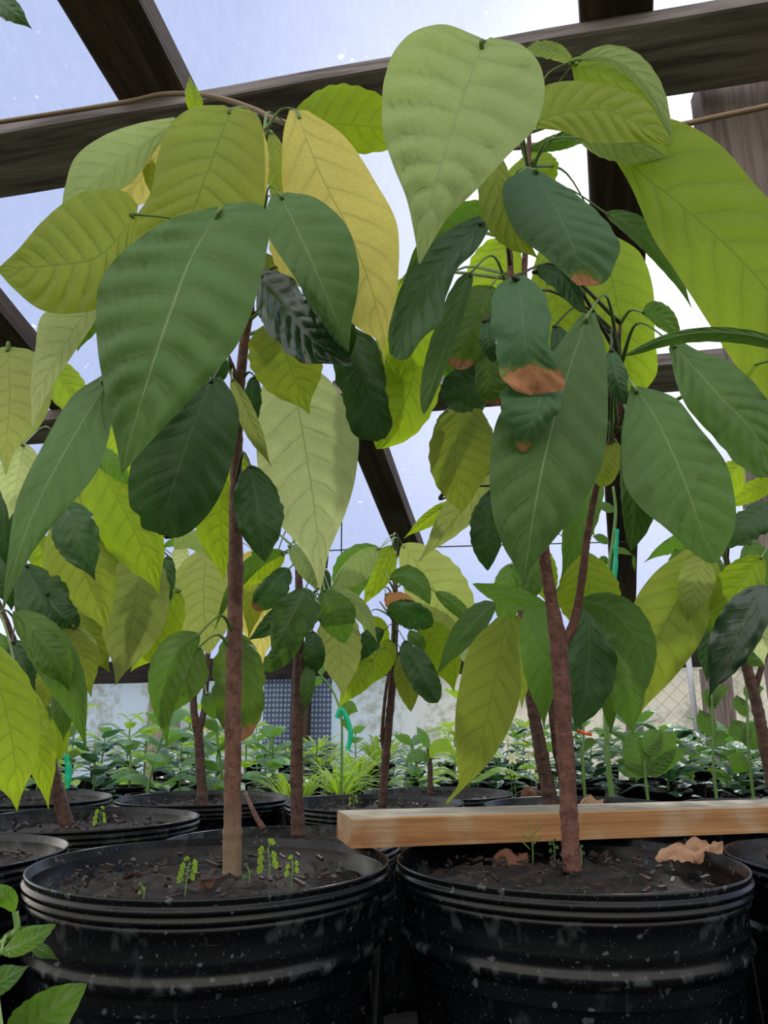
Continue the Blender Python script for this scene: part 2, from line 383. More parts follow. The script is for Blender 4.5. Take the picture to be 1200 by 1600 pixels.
# rafters, lying just under the film
RO = .05
def rafter(p1, p2, w, mat, a=0, b=0, w2=None, th=.09):
    P, Q = ext(on_roof(*p1, RO), on_roof(*p2, RO), a, b); return timber(P, Q, w, th, E1, mat, w2)
rafter((166, 0), (238, 130), .235, WD2, .9, .3, w2=.19)
rafter((580, 700), (640, 855), .135, WD2, .4, 1.0)
rafter((961, 0), (973, 900), .185, WD2, .8, .5, w2=.13)
rafter((-2, 500), (75, 590), .15, WD2, 1.6, 1.2)
# purlins below the rafters
def purlin(p1, p2, w, mat, a=.8, b=.8, th=.06, off=.13):
    P, Q = ext(on_roof(*p1, off), on_roof(*p2, off), a, b); return timber(P, Q, w, th, RD, mat)
purlin((0, 254), (1200, 58), .19, WD)
purlin((60, 668), (1100, 578), .15, WD)
# eave plate, posts
P, Q = ext(on_wall(150, 1052, .08), on_wall(720, 1034, .08), 2.5, 3.5)
timber(P, Q, .16, .06, Vector((0, 0, 1)), WD3)
def post(px, w, mat, off=.10, ztop=CZ + H0 - .02, py=1120):
    B = on_wall(px, py, off); return timber(Vector((B.x, B.y, 0)), Vector((B.x, B.y, ztop)), w, .09, E1, mat)
post(257, .22, WP, .16, .95)
post(470, .12, WD2, .14, .85)
post(990, .10, WD, .14, .85)
post(1125, .17, WG, .3, .80)
# post standing under the near purlin on the right
B = on_roof(1172, 112, .19) + E2 * .15; timber(Vector((B.x + .02, B.y, 0)), Vector((B.x + .02, B.y, B.z + .10)), .24, .09, Vector((1, -.1, 0)), WG)
# slanting pale pipe
mb = MB(); tube(mb, [on_wall(1072, 1000, .2), on_wall(1100, 1240, .2)], .018, 10)
prop(mb.build('conduit_pipe', plain('pale_pvc', (.45, .45, .48), .5)), 'pale grey plastic pipe leaning against the stained back wall film', 'pipe')

# shade cloth panels on the wall
def cloth():
    n = N('shade_cloth'); o = n.coord('Object')
    w1 = n.node('TexWave', wave_type='BANDS', bands_direction='X'); n.l.new(o, w1.inputs[0]); w1.inputs['Scale'].default_value = 11; w1.inputs['Distortion'].default_value = .6
    w2 = n.node('TexWave', wave_type='BANDS', bands_direction='Z'); n.l.new(o, w2.inputs[0]); w2.inputs['Scale'].default_value = 9; w2.inputs['Distortion'].default_value = .8
    k = n.math('MULTIPLY', w1.outputs['Fac'], w2.outputs['Fac'])
    col = n.mix(n.step(k, .12, .5), (.13, .16, .24, 1), (.46, .52, .62, 1))
    d = n.bsdf(col, .8, .1); t = n.node('BsdfTranslucent'); n.put(t.inputs[0], col)
    return n.done(n.mixsh(.5, d, t.outputs[0]))
CL = cloth()
for (x0, x1, lab) in ((414, 462, 'wide strip of checked shade cloth on the back wall beside the dark post'), (480, 520, 'narrow strip of darker shade cloth on the back wall right of the dark post')):
    m = MB(); n = 20; vs = []
    A_, B_ = on_wall(x0, 1065, .05), on_wall(x1, 1065, .05)
    for i in range(n + 1):
        for j in range(7):
            p = A_.lerp(B_, i / n); vs.append(Vector((p.x, p.y, .92 - .75 * j / 6)) - E2 * (.012 * math.sin(i * 1.7) + .01))
    m.add(vs, [(i * 7 + j, (i + 1) * 7 + j, (i + 1) * 7 + j + 1, i * 7 + j + 1) for i in range(n) for j in range(6)])
    prop(m.build('shade_cloth', CL, origin=(A_.x, A_.y, .17)), lab, 'cloth', 'shade cloth strips on the back wall')
# diamond wire netting in front of the wall on the right
m = MB()
A_, B_ = on_wall(985, 1120, .05), on_wall(1300, 1120, .05); A_.z = B_.z = 0; Lw = (B_ - A_).length; dx = (B_ - A_).normalized()
k = -.9
while k < Lw:
    for s in (1, -1):
        a0 = k if s == 1 else k + .9
        p = [(a0 + s * .9 * t, .9 * t) for t in (0, 1)]
        t0, t1 = 0, 1
        pts = []
        for q in range(10):
            t = q / 9; xx = a0 + s * .9 * t
            if 0 <= xx <= Lw: pts.append(A_ + dx * xx + Vector((0, 0, .9 * t)))
        if len(pts) > 1: tube(m, pts, .0014, 4)
    k += .10
prop(m.build('wire_netting', plain('galvanised_wire', (.30, .31, .33), .5, .5), origin=A_), 'diamond wire netting stretched over the stained right part of back wall', 'netting')
# hose along the purlin
m = MB(); pts = [at(*p) for p in ((-60, 200, 1.85), (120, 172, 1.8), (205, 158, 1.72), (250, 148, 1.7), (300, 147, 1.66), (350, 155, 1.62), (400, 172, 1.58), (440, 190, 1.55), (560, 222, 1.5), (760, 232, 1.48), (940, 216, 1.48), (1050, 198, 1.46), (1120, 183, 1.44), (1200, 166, 1.42), (1330, 135, 1.40), (1480, 112, 1.38), (1640, 100, 1.36))]
tube(m, spline(pts, 110), .0068, 10)
prop(m.build('hose', plain('tan_rubber', (.24, .16, .10), .55, .3, .2)), 'thin tan hose slung below the near roof beam', 'hose')
m = MB()
tube(m, spline([on_roof(380, 866, .12), on_roof(600, 857, .14), on_roof(990, 846, .12)], 30), .0035, 6)
tube(m, spline([on_roof(536, 700, .12), on_roof(534, 800, .13), on_roof(533, 905, .14)], 20), .0035, 6)
prop(m.build('support_wire', plain('dark_wire', (.05, .05, .06), .5)), 'thin dark support wires crossing below the far roof film', 'wire')

# ------------------------------------------------------------------ leaves
US = [0, .04, .12, .25, .42, .6, .75, .86, .93, .97, 1]
SH = {
 'drip':  [0, .36, .66, .92, 1, .88, .60, .27, .10, .045, 0],
 'broad': [0, .56, .86, 1, .98, .80, .52, .25, .10, .045, 0],
 'blunt': [0, .32, .62, .86, 1, 1, .92, .76, .55, .36, 0],
 'oval':  [0, .28, .54, .82, 1, .95, .76, .50, .28, .14, 0],
 'strap': [0, .50, .80, .95, 1, .95, .82, .62, .42, .24, 0],
}
def prof(shape, u):
    T = SH[shape]
    for k in range(len(US) - 1):
        if u <= US[k + 1] + 1e-9:
            t = (u - US[k]) / (US[k + 1] - US[k]); y0, y1 = T[k], T[k + 1]
            h = US[k + 1] - US[k]
            m0 = (T[k + 1] - T[k - 1]) / (US[k + 1] - US[k - 1]) * h if k > 0 else (y1 - y0) * 1.6
            m1 = (T[k + 2] - T[k]) / (US[k + 2] - US[k]) * h if k + 2 < len(US) else (y1 - y0)
            return max(0, (2 * t**3 - 3 * t**2 + 1) * y0 + (t**3 - 2 * t**2 + t) * m0 + (-2 * t**3 + 3 * t**2) * y1 + (t**3 - t**2) * m1)
    return 0
def blade(mb, mids, w1, w2, shape, nor, fold=.2, tilt=0, curl=0, seed=0, bulge=.05, rag=0.0, nu=30, nv=7, nve=9.0, crump=.10):
    """leaf blade along the midrib points; w1/w2 half widths in metres left/right of travel; nor = facing"""
    pts = spline(mids, nu); vs = []; uv = []
    for i, p in enumerate(pts):
        u = i / nu; t = (pts[min(i + 1, nu)] - pts[max(i - 1, 0)]).normalized()
        c = nor.cross(t).normalized(); nn = t.cross(c).normalized()
        wp = prof(shape, u)
        for j in range(-nv, nv + 1):
            v = j / nv; w = (w1 if v < 0 else w2) * wp; av = abs(v)
            if rag and av > .99: w *= 1 - rag * max(0, noise.noise(Vector((u * 9 + seed, v * 3, seed)))) * 1.6
            w *= 1 + .025 * math.sin(u * nve * 6.283 + v * 2 + seed) * av * av
            ph = nve * (u - .16 * av ** 1.25) + (.3 if v > 0 else 0)
            bl = abs(math.sin(math.pi * ph)) * av * (1.25 - av) * 2.2
            W_ = max(w1, w2)
            h = -fold * av * w + tilt * v * w + curl * av * av * w + bulge * W_ * bl * wp
            h += W_ * (crump * noise.noise(Vector((u * 3 + seed * 3.1, v * 1.3, seed))) * (.3 + av) + (crump * .55 * noise.noise(Vector((u * 9, v * 3.5, seed + 7))) * (.2 + av * av * 1.4) if nu > 12 else 0)) * wp
            vs.append(p + c * (v * w) + nn * h); uv.append((u, .5 + v * .5))
    k = 2 * nv + 1
    mb.add(vs, [(i * k + j, i * k + j + 1, (i + 1) * k + j + 1, (i + 1) * k + j) for i in range(nu) for j in range(k - 1)], uv)

# ------------------------------------------------------------------ pots
def pot_verts(cx, cy, r, ztop):
    """list of (radius, z) outer and inner; r = outer lip radius"""
    return [(r * .80, .0), (r * .815, .004), (r * .835, .02), (r * .90, ztop - .105), (r * .905, ztop - .080), (r * .925, ztop - .077), (r * .930, ztop - .073), (r * .962, ztop - .070), (r * .970, ztop - .067), (r * .968, ztop - .064), (r * .952, ztop - .061), (r * .948, ztop - .056), (r * .957, ztop - .053), (r * .955, ztop - .049),
            (r * .950, ztop - .040), (r * .955, ztop - .030), (r * .972, ztop - .027), (r * .974, ztop - .025), (r * .962, ztop - .022)]
def rim_prof(r, ztop):
    return [(r * .962, ztop - .0215), (r * .988, ztop - .0205), (r * .990, ztop - .0175), (r * .976, ztop - .0155), (r * .976, ztop - .0135), (r * .998, ztop - .0125), (r * 1.0, ztop - .0105), (r * .998, ztop - .0085), (r * .984, ztop - .0075), (r * .982, ztop - .0055), (r * .992, ztop - .003), (r * .991, ztop - .0006), (r * .985, ztop), (r * .979, ztop - .001), (r * .974, ztop - .006), (r * .962, ztop - .008), (r * .958, ztop - .010), (r * .950, ztop - .024), (r * .938, ztop - .026), (r * .93, ztop - .060), (r * .92, ztop - .09)]
def lathe(mb, cx, cy, prof_, ns=144, warp=0, arch=None, seed=0, zt=0):
    vs = []
    for (r, z) in prof_:
        for k in range(ns):
            th = 2 * math.pi * k / ns; rr = r * (1 + warp * math.sin(2 * th + seed) + warp * .5 * math.sin(3 * th + seed * 2)); z2 = z + warp * .12 * math.sin(2 * th + seed * 1.3) * (z / max(zt, .01))
            if arch and z < arch:
                loc = (th * 13 / (2 * math.pi)) % 1 - .5
                top = arch - .006 - .035 * (1 - math.sqrt(max(0, 1 - min(1, abs(loc) / .36) ** 2)))
                if abs(loc) < .36 and z < top: rr -= .007 * min(1, (top - z) / .006) * min(1, (.36 - abs(loc)) / .05)
            vs.append((cx + rr * math.cos(th), cy + rr * math.sin(th), z2))
    n = len(prof_)
    mb.add(vs, [(i * ns + k, i * ns + (k + 1) % ns, (i + 1) * ns + (k + 1) % ns, (i + 1) * ns + k) for i in range(n - 1) for k in range(ns)])
def make_pot(root, cx, cy, r, ztop, seed):
    ns = 208 if cy < 1.1 else 96; warp = .008
    pp = pot_verts(cx, cy, r, ztop); lo = pp[2]; hi = pp[3]; fine = [(lo[0] + (hi[0] - lo[0]) * i / 40, lo[1] + (hi[1] - lo[1]) * i / 40) for i in range(41)]
    pr = pp[:2] + fine + pp[4:]
    m = MB(); lathe(m, cx, cy, pr, ns, warp, ztop - .10, seed, ztop)
    ncx = len(m.v); m.add([(cx, cy, 0.001)], []); m.f += [(k, (k + 1) % ns, ncx) for k in range(ns)]
    p = m.build('nursery_pot', POT, root)
    m = MB(); lathe(m, cx, cy, rim_prof(r, ztop), ns, warp, None, seed, ztop); m.build('rim', POT, p)
    # soil with chips
    m = MB(); rs = r * .945; zs = ztop - .032; rings, sg = 16, 56; vs = [(cx, cy, zs + .012)]
    rnd = random.Random(seed)
    for i in range(1, rings + 1):
        for k in range(sg):
            q = rs * i / rings; th = 2 * math.pi * k / sg; x, y = cx + q * math.cos(th), cy + q * math.sin(th)
            vs.append((x, y, zs + .014 * (1 - (i / rings) ** 2) + .010 * noise.noise(Vector((x * 28, y * 28, seed))) + .008 * noise.noise(Vector((x * 80, y * 80, seed)))))
    fs = [(0, 1 + k, 1 + (k + 1) % sg) for k in range(sg)] + [(1 + (i - 1) * sg + k, 1 + i * sg + k, 1 + i * sg + (k + 1) % sg, 1 + (i - 1) * sg + (k + 1) % sg) for i in range(1, rings) for k in range(sg)]
    m.add(vs, fs); s = m.build('soil', SOIL, root)
    m = MB()
    for _ in range(120 if cy < 1.3 else 70):
        q = rs * .93 * math.sqrt(rnd.random()); th = rnd.random() * 6.283; a = rnd.random() * 3.14; b = rnd.uniform(-.5, .5)
        X = Vector((math.cos(a), math.sin(a), b)).normalized(); Yv = X.cross(Vector((0, 0, 1))).normalized(); Z = X.cross(Yv)
        box(m, (cx + q * math.cos(th), cy + q * math.sin(th), zs + .010 + .012 * (1 - (q / rs) ** 2) + rnd.uniform(0, .006)), rnd.uniform(.003, .013), rnd.uniform(.002, .005), rnd.uniform(.001, .004), (X, Yv, Z))
    c = m.build('bark_chips', CHIP, s, smooth=False); c['kind'] = 'stuff'

# ------------------------------------------------------------------ potted trees
TREES = {}
def tree(key, cx, cy, r, h, stems, label, cat='potted tree', name='potted_cacao_tree', barkm=None, pot=True, base_tint=True):
    ztop = CZ - h; root = empty(name, (cx, cy, 0)); prop(root, label, cat)
    if pot: make_pot(root, cx, cy, r, ztop, len(TREES) * 3 + 1)
    t = {'root': root, 'stems': [], 'n': 0}; TREES[key] = t
    for si, (pts, wpx) in enumerate(stems):
        P = [at(*p) for p in pts]
        n = 14 * (len(P) - 1); q = spline(P, n)
        rad = []
        for i in range(n + 1):
            tt = i / n * (len(P) - 1); k = min(int(tt), len(P) - 2); tt -= k
            w = wpx[k] + (wpx[k + 1] - wpx[k]) * tt
            rr = w / 2 / F * zc(q[i]) * (1 + .05 * noise.noise(Vector((i * .8, si, 2)))) 
            rr *= 1 + .12 * max(0, math.sin(i * 1.9 + si)) ** 8
            rad.append(rr)
        if si == 0 and pot:
            rad[0] *= 1.15
        m = MB(); tube(m, q, rad, 14, .12)
        m.build('trunk' if si == 0 else 'branch', barkm or BARK, root)
        t['stems'].append(q)
    return t

def leaf(key, mat, b, mdl, tp, w1, w2, Y0, Y1=None, Ym=None, shape='drip', fold=None, tilt=None, curl=0, pet=True, rag=None, label=None, crump=None):
    t = TREES[key]; t['n'] += 1; seed = (sum(map(ord, key)) * 7 + t['n'] * 13) % 997 * .37; rnd = random.Random(seed)
    Y1 = Y0 if Y1 is None else Y1; Ym = (Y0 + Y1) / 2 - .015 if Ym is None else Ym
    P0, P1, P2 = at(*b, Y0), at(*mdl, Ym), at(*tp, Y1)
    Q = [P0.lerp(P1, .5) + (P1 - P0.lerp(P2, .5)) * .25, P1.lerp(P2, .5) + (P1 - P0.lerp(P2, .5)) * .25]
    mids = [P0, Q[0], P1, Q[1], P2]
    s = zc(P1) / F
    fold = rnd.uniform(.08, .32) if fold is None else fold; tilt = rnd.uniform(-.35, .35) if tilt is None else tilt
    look = (Vector((0, 0, CZ)) - P1).normalized()
    rag = (.10 if mat in ('dark', 'gloss', 'dusk', 'burnt', 'midburn', 'tipburn') else .0) if rag is None else rag
    m = MB(); nu = 40
    blade(m, mids, w1 * s, w2 * s, shape, look, fold, tilt, curl, seed, .07, rag, nu, 8, crump={'gloss': .42, 'dark': .22, 'dusk': .26, 'burnt': .26, 'midburn': .3, 'tipburn': .26, 'mature': .14, 'mid': .18}.get(mat, .13) if crump is None else crump)
    o = m.build('leaf', LM[mat], t['root'])
    if mat in LL: o['label'] = LL[mat]
    if pet: petiole(t, o, P0, P1, mat)
    return o

LL = {'burnt': 'dull leaf with a wide scorched brown tip', 'tipburn': 'dark leaf with a small brown tip', 'midburn': 'green leaf with browned edges', 'dead': 'shrivelled brown leaf', 'pale': 'pale yellow green leaf', 'yellow': 'yellow leaf, its tone partly painted sunlight', 'gloss': 'glossy blackish green leaf', 'lime': 'bright lime leaf'}
def resample(pts, n):
    q = spline([Vector((x, y, 0)) for x, y in pts], 60); L = [0]
    for a, b in zip(q, q[1:]): L.append(L[-1] + (b - a).length)
    out = []; k = 0
    for i in range(n + 1):
        t = L[-1] * i / n
        while k < len(q) - 2 and L[k + 1] < t: k += 1
        f = (t - L[k]) / max(1e-9, L[k + 1] - L[k]); out.append(q[k].lerp(q[k + 1], min(1, f)))
    return out
def oleaf(key, mat, mid, left, right, Y0, Y1, fold=.15, tilt=0, crump=.10, bulge=.05, pet=True, nve=9.0, rag=0):
    """leaf with its own outline; edges sit at their own depth behind or before the midrib"""
    t = TREES[key]; t['n'] += 1; seed = (sum(map(ord, key)) * 7 + t['n'] * 13) % 997 * .37
    nu, nv = 64, 8; M_, L_, R_ = resample(mid, nu), resample(left, nu), resample(right, nu)
    P = []; sag = .02
    mids = [at(p.x, p.y, Y0 + (Y1 - Y0) * i / nu - sag * math.sin(math.pi * i / nu)) for i, p in enumerate(M_)]
    s = zc(mids[nu // 2]) / F; W_ = max((L_[nu // 3] - M_[nu // 3]).length, (R_[nu // 3] - M_[nu // 3]).length) * s
    vs = []; uv = []
    for i in range(nu + 1):
        u = i / nu; tt = (mids[min(i + 1, nu)] - mids[max(i - 1, 0)]).normalized(); look = (Vector((0, 0, CZ)) - mids[i]).normalized()
        E = []
        for sg, ch in ((-1, L_), (1, R_)):
            wpx = (ch[i] - M_[i]).length * s; Ym = mids[i].y
            rg = rag * noise.noise(Vector((u * 11, sg * 3, seed))) * math.sin(math.pi * u)
            q = ch[i].lerp(M_[i], max(-.05, rg)); E.append(at(q.x, q.y, Ym + (fold + sg * tilt) * wpx))
        wp = min(1, 1.6 * math.sin(math.pi * u) + .1) * min(1, .15 + ((L_[i] - M_[i]).length + (R_[i] - M_[i]).length) * s / (1.6 * W_))
        for j in range(-nv, nv + 1):
            v = j / nv; av = abs(v); ed = E[0] if v < 0 else E[1]
            p = mids[i].lerp(ed, av); ph = nve * (u - .16 * av ** 1.25) + (.3 if v > 0 else 0)
            bl = abs(math.sin(math.pi * ph)) * av * (1.2 - av) * 2.4
            h = W_ * wp * (1.7 * bulge * bl + crump * noise.noise(Vector((u * 3 + seed, v * 1.3, seed))) * (.3 + av) + crump * .5 * noise.noise(Vector((u * 9, v * 3.5, seed + 7))) * (.2 + av * av))
            vs.append(p + look * h); uv.append((u, .5 + v * .5))
    k = 2 * nv + 1; m = MB()
    m.add(vs, [(i * k + j, i * k + j + 1, (i + 1) * k + j + 1, (i + 1) * k + j) for i in range(nu) for j in range(k - 1)], uv)
    o = m.build('leaf', LM[mat], t['root'])
    if mat in LL: o['label'] = LL[mat]
    if pet: petiole(t, o, mids[0], mids[nu // 2], mat)
    return o
def petiole(t, o, P0, P1, mat):
    best = None
    for q in t['stems']:
        for p in q[len(q) // 4:]:
            dd = (p - P0).length + max(0, p.z - P0.z - .03) * .8
            if best is None or dd < best[0]: best = (dd, p)
    if best and .006 < best[0] < .34:
        A_ = best[1]; d = (P0 - A_).length; t0 = (P1 - P0).normalized()
        mm = MB(); mid_ = A_.lerp(P0, .55) + Vector((0, 0, min(.03, d * .22))) - t0 * d * .12
        q = spline([A_, mid_, P0, P0 + t0 * (P1 - P0).length * .08], 18)
        tube(mm, q, [.0017 + .0007 * math.cos(i / 18 * 6.283) for i in range(19)], 8)
        mm.build('petiole', PETD if mat in ('dark', 'gloss', 'dusk', 'burnt') else PET, o)

# ================================================================== the potted trees
RP = .18
# --- front left
tree('A', -.175, .86, RP, .1365, [
    ([(362, 1392, .86), (363, 1300, .86), (364, 1180, .86), (365, 1080, .86), (368, 900, .86), (369, 740, .855), (372, 640, .85), (381, 540, .84), (392, 470, .835), (403, 340, .83), (413, 205, .82)], [31, 28, 26, 25, 23, 19, 17, 15, 12, 8, 6]),
    ([(371, 640, .85), (366, 590, .84), (352, 545, .82), (350, 500, .80)], [13, 12, 9, 6]),
    ([(382, 500, .84), (400, 430, .83), (412, 330, .82), (414, 215, .81)], [8, 7, 6, 4]),
], 'tall young cacao tree with big drooping leaves in the front left black pot')
A = lambda *a, **k: leaf('A', *a, **k)
oleaf('A', 'mature', [(345,328),(300,400),(262,500),(232,590),(205,680),(190,742)], [(338,322),(250,350),(165,425),(150,510),(163,610),(182,695),(190,742)], [(352,318),(400,318),(421,345),(408,430),(375,530),(310,610),(235,690),(190,742)], .62, .59, .14, .05, bulge=.09)
oleaf('A', 'mature', [(437,303),(465,360),(505,450),(538,530),(544,550)], [(425,303),(416,330),(420,370),(455,425),(490,480),(528,530),(544,550)], [(450,300),(495,310),(540,350),(560,410),(558,460),(550,500),(545,550)], .70, .68, .2, bulge=.07)
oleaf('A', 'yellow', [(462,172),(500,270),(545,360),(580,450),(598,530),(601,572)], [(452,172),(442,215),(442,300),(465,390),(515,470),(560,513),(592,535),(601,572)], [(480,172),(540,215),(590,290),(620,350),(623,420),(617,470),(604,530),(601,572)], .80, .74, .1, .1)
A('lime', (450, 195), (545, 195), (660, 212), 42, 56, .90, .92, shape='oval')
oleaf('A', 'olive', [(361,170),(335,240),(305,320),(280,400)], [(350,164),(300,168),(262,200),(245,250),(236,300),(205,350),(190,395),(240,420)], [(370,167),(400,178),(412,215),(413,310),(400,360),(340,400),(285,415)], .72, .70, .15, bulge=.07)
A('yellow', (392, 178), (398, 260), (385, 390), 26, 22, .76, .75, shape='oval', fold=.1)  # sunlit right half of the olive leaf, put in as a yellow leaf
oleaf('A', 'soft', [(278,188),(200,240),(140,290),(97,328)], [(272,183),(215,193),(160,213),(118,245),(102,290),(96,328)], [(280,200),(250,225),(205,285),(150,312),(97,329)], .78, .74, .2)
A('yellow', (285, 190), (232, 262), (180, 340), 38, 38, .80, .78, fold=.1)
A('lime', (308, 182), (301, 150), (296, 118), 14, 12, .74, .74, pet=False)
oleaf('A', 'olive', [(214,335),(155,400),(80,414),(-4,421)], [(216,320),(190,298),(125,302),(70,342),(30,388),(-4,420)], [(215,350),(192,430),(165,476),(105,490),(60,482),(20,450),(-4,423)], .64, .62, .12, bulge=.08)
oleaf('A', 'pale', [(142,474),(98,545),(66,600),(56,640),(51,668)], [(130,476),(68,490),(55,545),(48,600),(49,640),(50,668)], [(152,476),(148,502),(110,560),(78,610),(60,645),(51,668)], .68, .67, .3)
oleaf('A', 'mature', [(172,590),(110,690),(62,780),(27,870),(4,958)], [(160,586),(112,620),(70,690),(27,780),(12,870),(3,958)], [(180,588),(176,650),(155,730),(110,790),(60,850),(20,920),(4,958)], .62, .56, .25, -.1, bulge=.06)
oleaf('A', 'dark', [(333,590),(312,640),(287,710),(262,790),(250,836)], [(322,592),(270,640),(218,690),(202,740),(203,790),(218,806),(222,825),(246,833)], [(345,588),(368,625),(373,670),(357,740),(335,790),(305,825),(278,840),(254,836)], .76, .75, .1, bulge=.06)
A('dark', (390, 726), (403, 795), (414, 878), 38, 40, .78, .77, shape='oval', fold=.15)
oleaf('A', 'gloss', [(404,428),(440,470),(485,525),(522,552),(550,566)], [(408,418),(455,432),(478,470),(500,500),(528,538),(549,560)], [(400,450),(405,495),(440,545),(480,568),(520,570),(550,572)], .76, .72, -.4, .1, crump=.45, rag=.2)
A('dark', (470, 440), (520, 500), (545, 560), 30, 30, .80, .78, shape='oval')
oleaf('A', 'dark', [(548,515),(566,580),(585,640),(596,686)], [(544,520),(520,560),(532,615),(548,668),(560,685),(590,690)], [(555,512),(588,535),(602,590),(608,640),(614,662),(602,686)], .84, .82, .2, crump=.25, rag=.15)
A('olive', (432, 500), (452, 570), (484, 648), 58, 54, .82, .81, shape='drip', fold=.1)
oleaf('A', 'pale', [(450,560),(464,630),(480,720),(492,800),(499,870),(500,925)], [(436,560),(403,620),(400,690),(408,760),(430,810),(465,850),(488,885),(500,925)], [(470,560),(520,600),(558,670),(556,740),(540,800),(515,860),(506,900),(501,925)], .90, .84, .08, bulge=.06)
A('olivepale', (362, 590), (392, 660), (424, 730), 16, 13, .80, .78, shape='drip', fold=.3)
A('dark', (398, 588), (394, 628), (388, 672), 14, 15, .83, .83, shape='blunt')
A('lime', (356, 715), (345, 810), (350, 908), 42, 34, .92, .90)
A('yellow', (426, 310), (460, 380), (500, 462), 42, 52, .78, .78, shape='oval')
A('olive', (424, 205), (434, 270), (440, 345), 18, 22, .80, .80, shape='oval')
A('mid', (148, 430), (136, 490), (121, 550), 30, 26, .72, .72)
A('mid', (312, 990), (262, 1050), (262, 1172), 30, 30, .80, .80, shape='drip', fold=.4)
A('midburn', (312, 1010), (290, 1060), (254, 1130), 22, 32, .82, .81, shape='drip', fold=.3)
A('midburn', (364, 985), (380, 1060), (378, 1158), 48, 34, .92, .92, shape='blunt', rag=.15)
A('olive', (412, 395), (440, 470), (450, 540), 40, 30, .84, .84, shape='oval')
A('dark', (352, 548), (346, 575), (336, 600), 14, 12, .80, .80, shape='blunt')
A('lime', (368, 700), (372, 740), (370, 790), 18, 20, .90, .90)
A('olive', (330, 330), (265, 300), (225, 240), 24, 24, .78, .78, shape='oval')

# --- front right, forked
tree('B', .19, .875, RP, .1365, [
    ([(893, 1362, .88), (889, 1270, .88), (882, 1150, .88), (874, 1020, .88), (860, 930, .88), (850, 860, .875), (838, 740, .86), (815, 600, .84), (800, 450, .82), (795, 372, .81)], [29, 27, 26, 27, 19, 17, 15, 13, 11, 8]),
    ([(876, 1014, .88), (898, 970, .88), (910, 900, .87), (919, 830, .86), (936, 745, .84), (966, 650, .80), (972, 600, .78), (967, 545, .76), (969, 505, .75)], [17, 14, 12, 11, 9, 8, 7, 7, 5]),
    ([(812, 560, .83), (818, 470, .82), (821, 380, .81), (827, 300, .80), (826, 200, .79)], [9, 9, 9, 8, 6]),
], 'tall forked cacao tree with scorched drooping leaves in the front pot under the board', barkm=BARKR)
B_ = lambda *a, **k: leaf('B', *a, **k)
oleaf('B', 'soft', [(757,65),(735,120),(710,190),(685,270),(668,340),(656,412)], [(750,58),(690,38),(632,60),(602,120),(598,200),(615,260),(635,310),(648,370),(654,412)], [(766,58),(815,70),(845,105),(850,150),(835,200),(795,240),(745,295),(700,340),(672,385),(657,412)], .58, .54, .14, 0, bulge=.09)
B_('olive', (770, 235), (792, 335), (842, 405), 36, 26, .68, .68, shape='drip')
oleaf('B', 'tipburn', [(835,265),(855,300),(880,350),(900,400),(914,446)], [(825,262),(785,288),(790,330),(812,370),(850,400),(885,430),(902,446)], [(845,268),(900,303),(945,343),(967,380),(962,415),(942,443),(918,447)], .64, .62, .1, .1, rag=.08)
oleaf('B', 'dark', [(756,346),(700,400),(655,455),(628,510),(616,558)], [(748,336),(700,360),(655,400),(628,445),(608,510),(608,552)], [(768,350),(745,390),(715,420),(698,465),(690,500),(660,530),(638,560),(620,562)], .70, .66, -.15, crump=.3, rag=.08)
B_('mid', (778, 335), (706, 362), (632, 440), 30, 34, .76, .73, shape='oval', fold=-.3)
B_('mature', (738, 424), (700, 530), (662, 648), 26, 12, .70, .68, shape='strap', fold=.5)
B_('midburn', (768, 446), (742, 500), (714, 578), 40, 34, .75, .74, shape='blunt', fold=.1)
oleaf('B', 'burnt', [(808,430),(815,480),(820,530),(828,580),(834,616)], [(798,432),(775,450),(767,490),(772,530),(778,575),(800,607),(830,618)], [(820,430),(848,455),(863,500),(856,530),(868,562),(882,590),(877,608),(840,617)], .555, .545, .08, crump=.2, rag=.15)
oleaf('B', 'tipburn', [(852,560),(845,620),(827,670),(817,706)], [(835,560),(795,590),(782,630),(792,668),(812,704)], [(868,565),(879,600),(872,645),(845,672),(822,706)], .57, .56, .1, rag=.15)
oleaf('B', 'mature', [(920,490),(895,560),(870,640),(850,720),(833,810),(818,912)], [(910,488),(868,545),(828,600),(785,640),(767,700),(768,790),(785,850),(805,885),(817,912)], [(930,488),(945,540),(949,600),(948,680),(935,740),(900,800),(860,850),(832,885),(819,912)], .60, .57, .12, bulge=.09)
oleaf('B', 'mature', [(990,604),(1020,645),(1050,705),(1076,770),(1100,840),(1116,880)], [(984,602),(972,680),(975,750),(1000,792),(1040,825),(1078,860),(1106,880)], [(1000,603),(1055,622),(1090,665),(1132,720),(1147,770),(1149,820),(1132,862),(1118,880)], .64, .62, .15, .08, bulge=.07)
B_('mature', (978, 640), (992, 760), (985, 862), 22, 34, .66, .66, shape='oval', fold=.2)
oleaf('B', 'mature', [(1048,535),(1090,580),(1130,625),(1175,672),(1206,740)], [(1060,530),(1095,550),(1140,566),(1182,600),(1208,640),(1216,700),(1208,740)], [(1045,545),(1058,600),(1080,650),(1120,690),(1155,727),(1185,746),(1204,742)], .66, .64, .2, rag=.1, crump=.2)
B_('mature', (1260, 552), (1110, 520), (976, 556), 9, 14, .56, .58, shape='strap', fold=.6)
B_('mid', (1004, 488), (1034, 498), (1068, 540), 14, 20, .72, .68, shape='drip')
oleaf('B', 'lime', [(945,215),(1000,270),(1080,335),(1180,430),(1330,620)], [(985,195),(1045,185),(1120,222),(1180,288),(1260,380),(1330,500),(1332,620)], [(942,220),(985,290),(1020,370),(1060,430),(1105,500),(1150,570),(1230,660),(1328,640)], .74, .62, .08, bulge=.06)
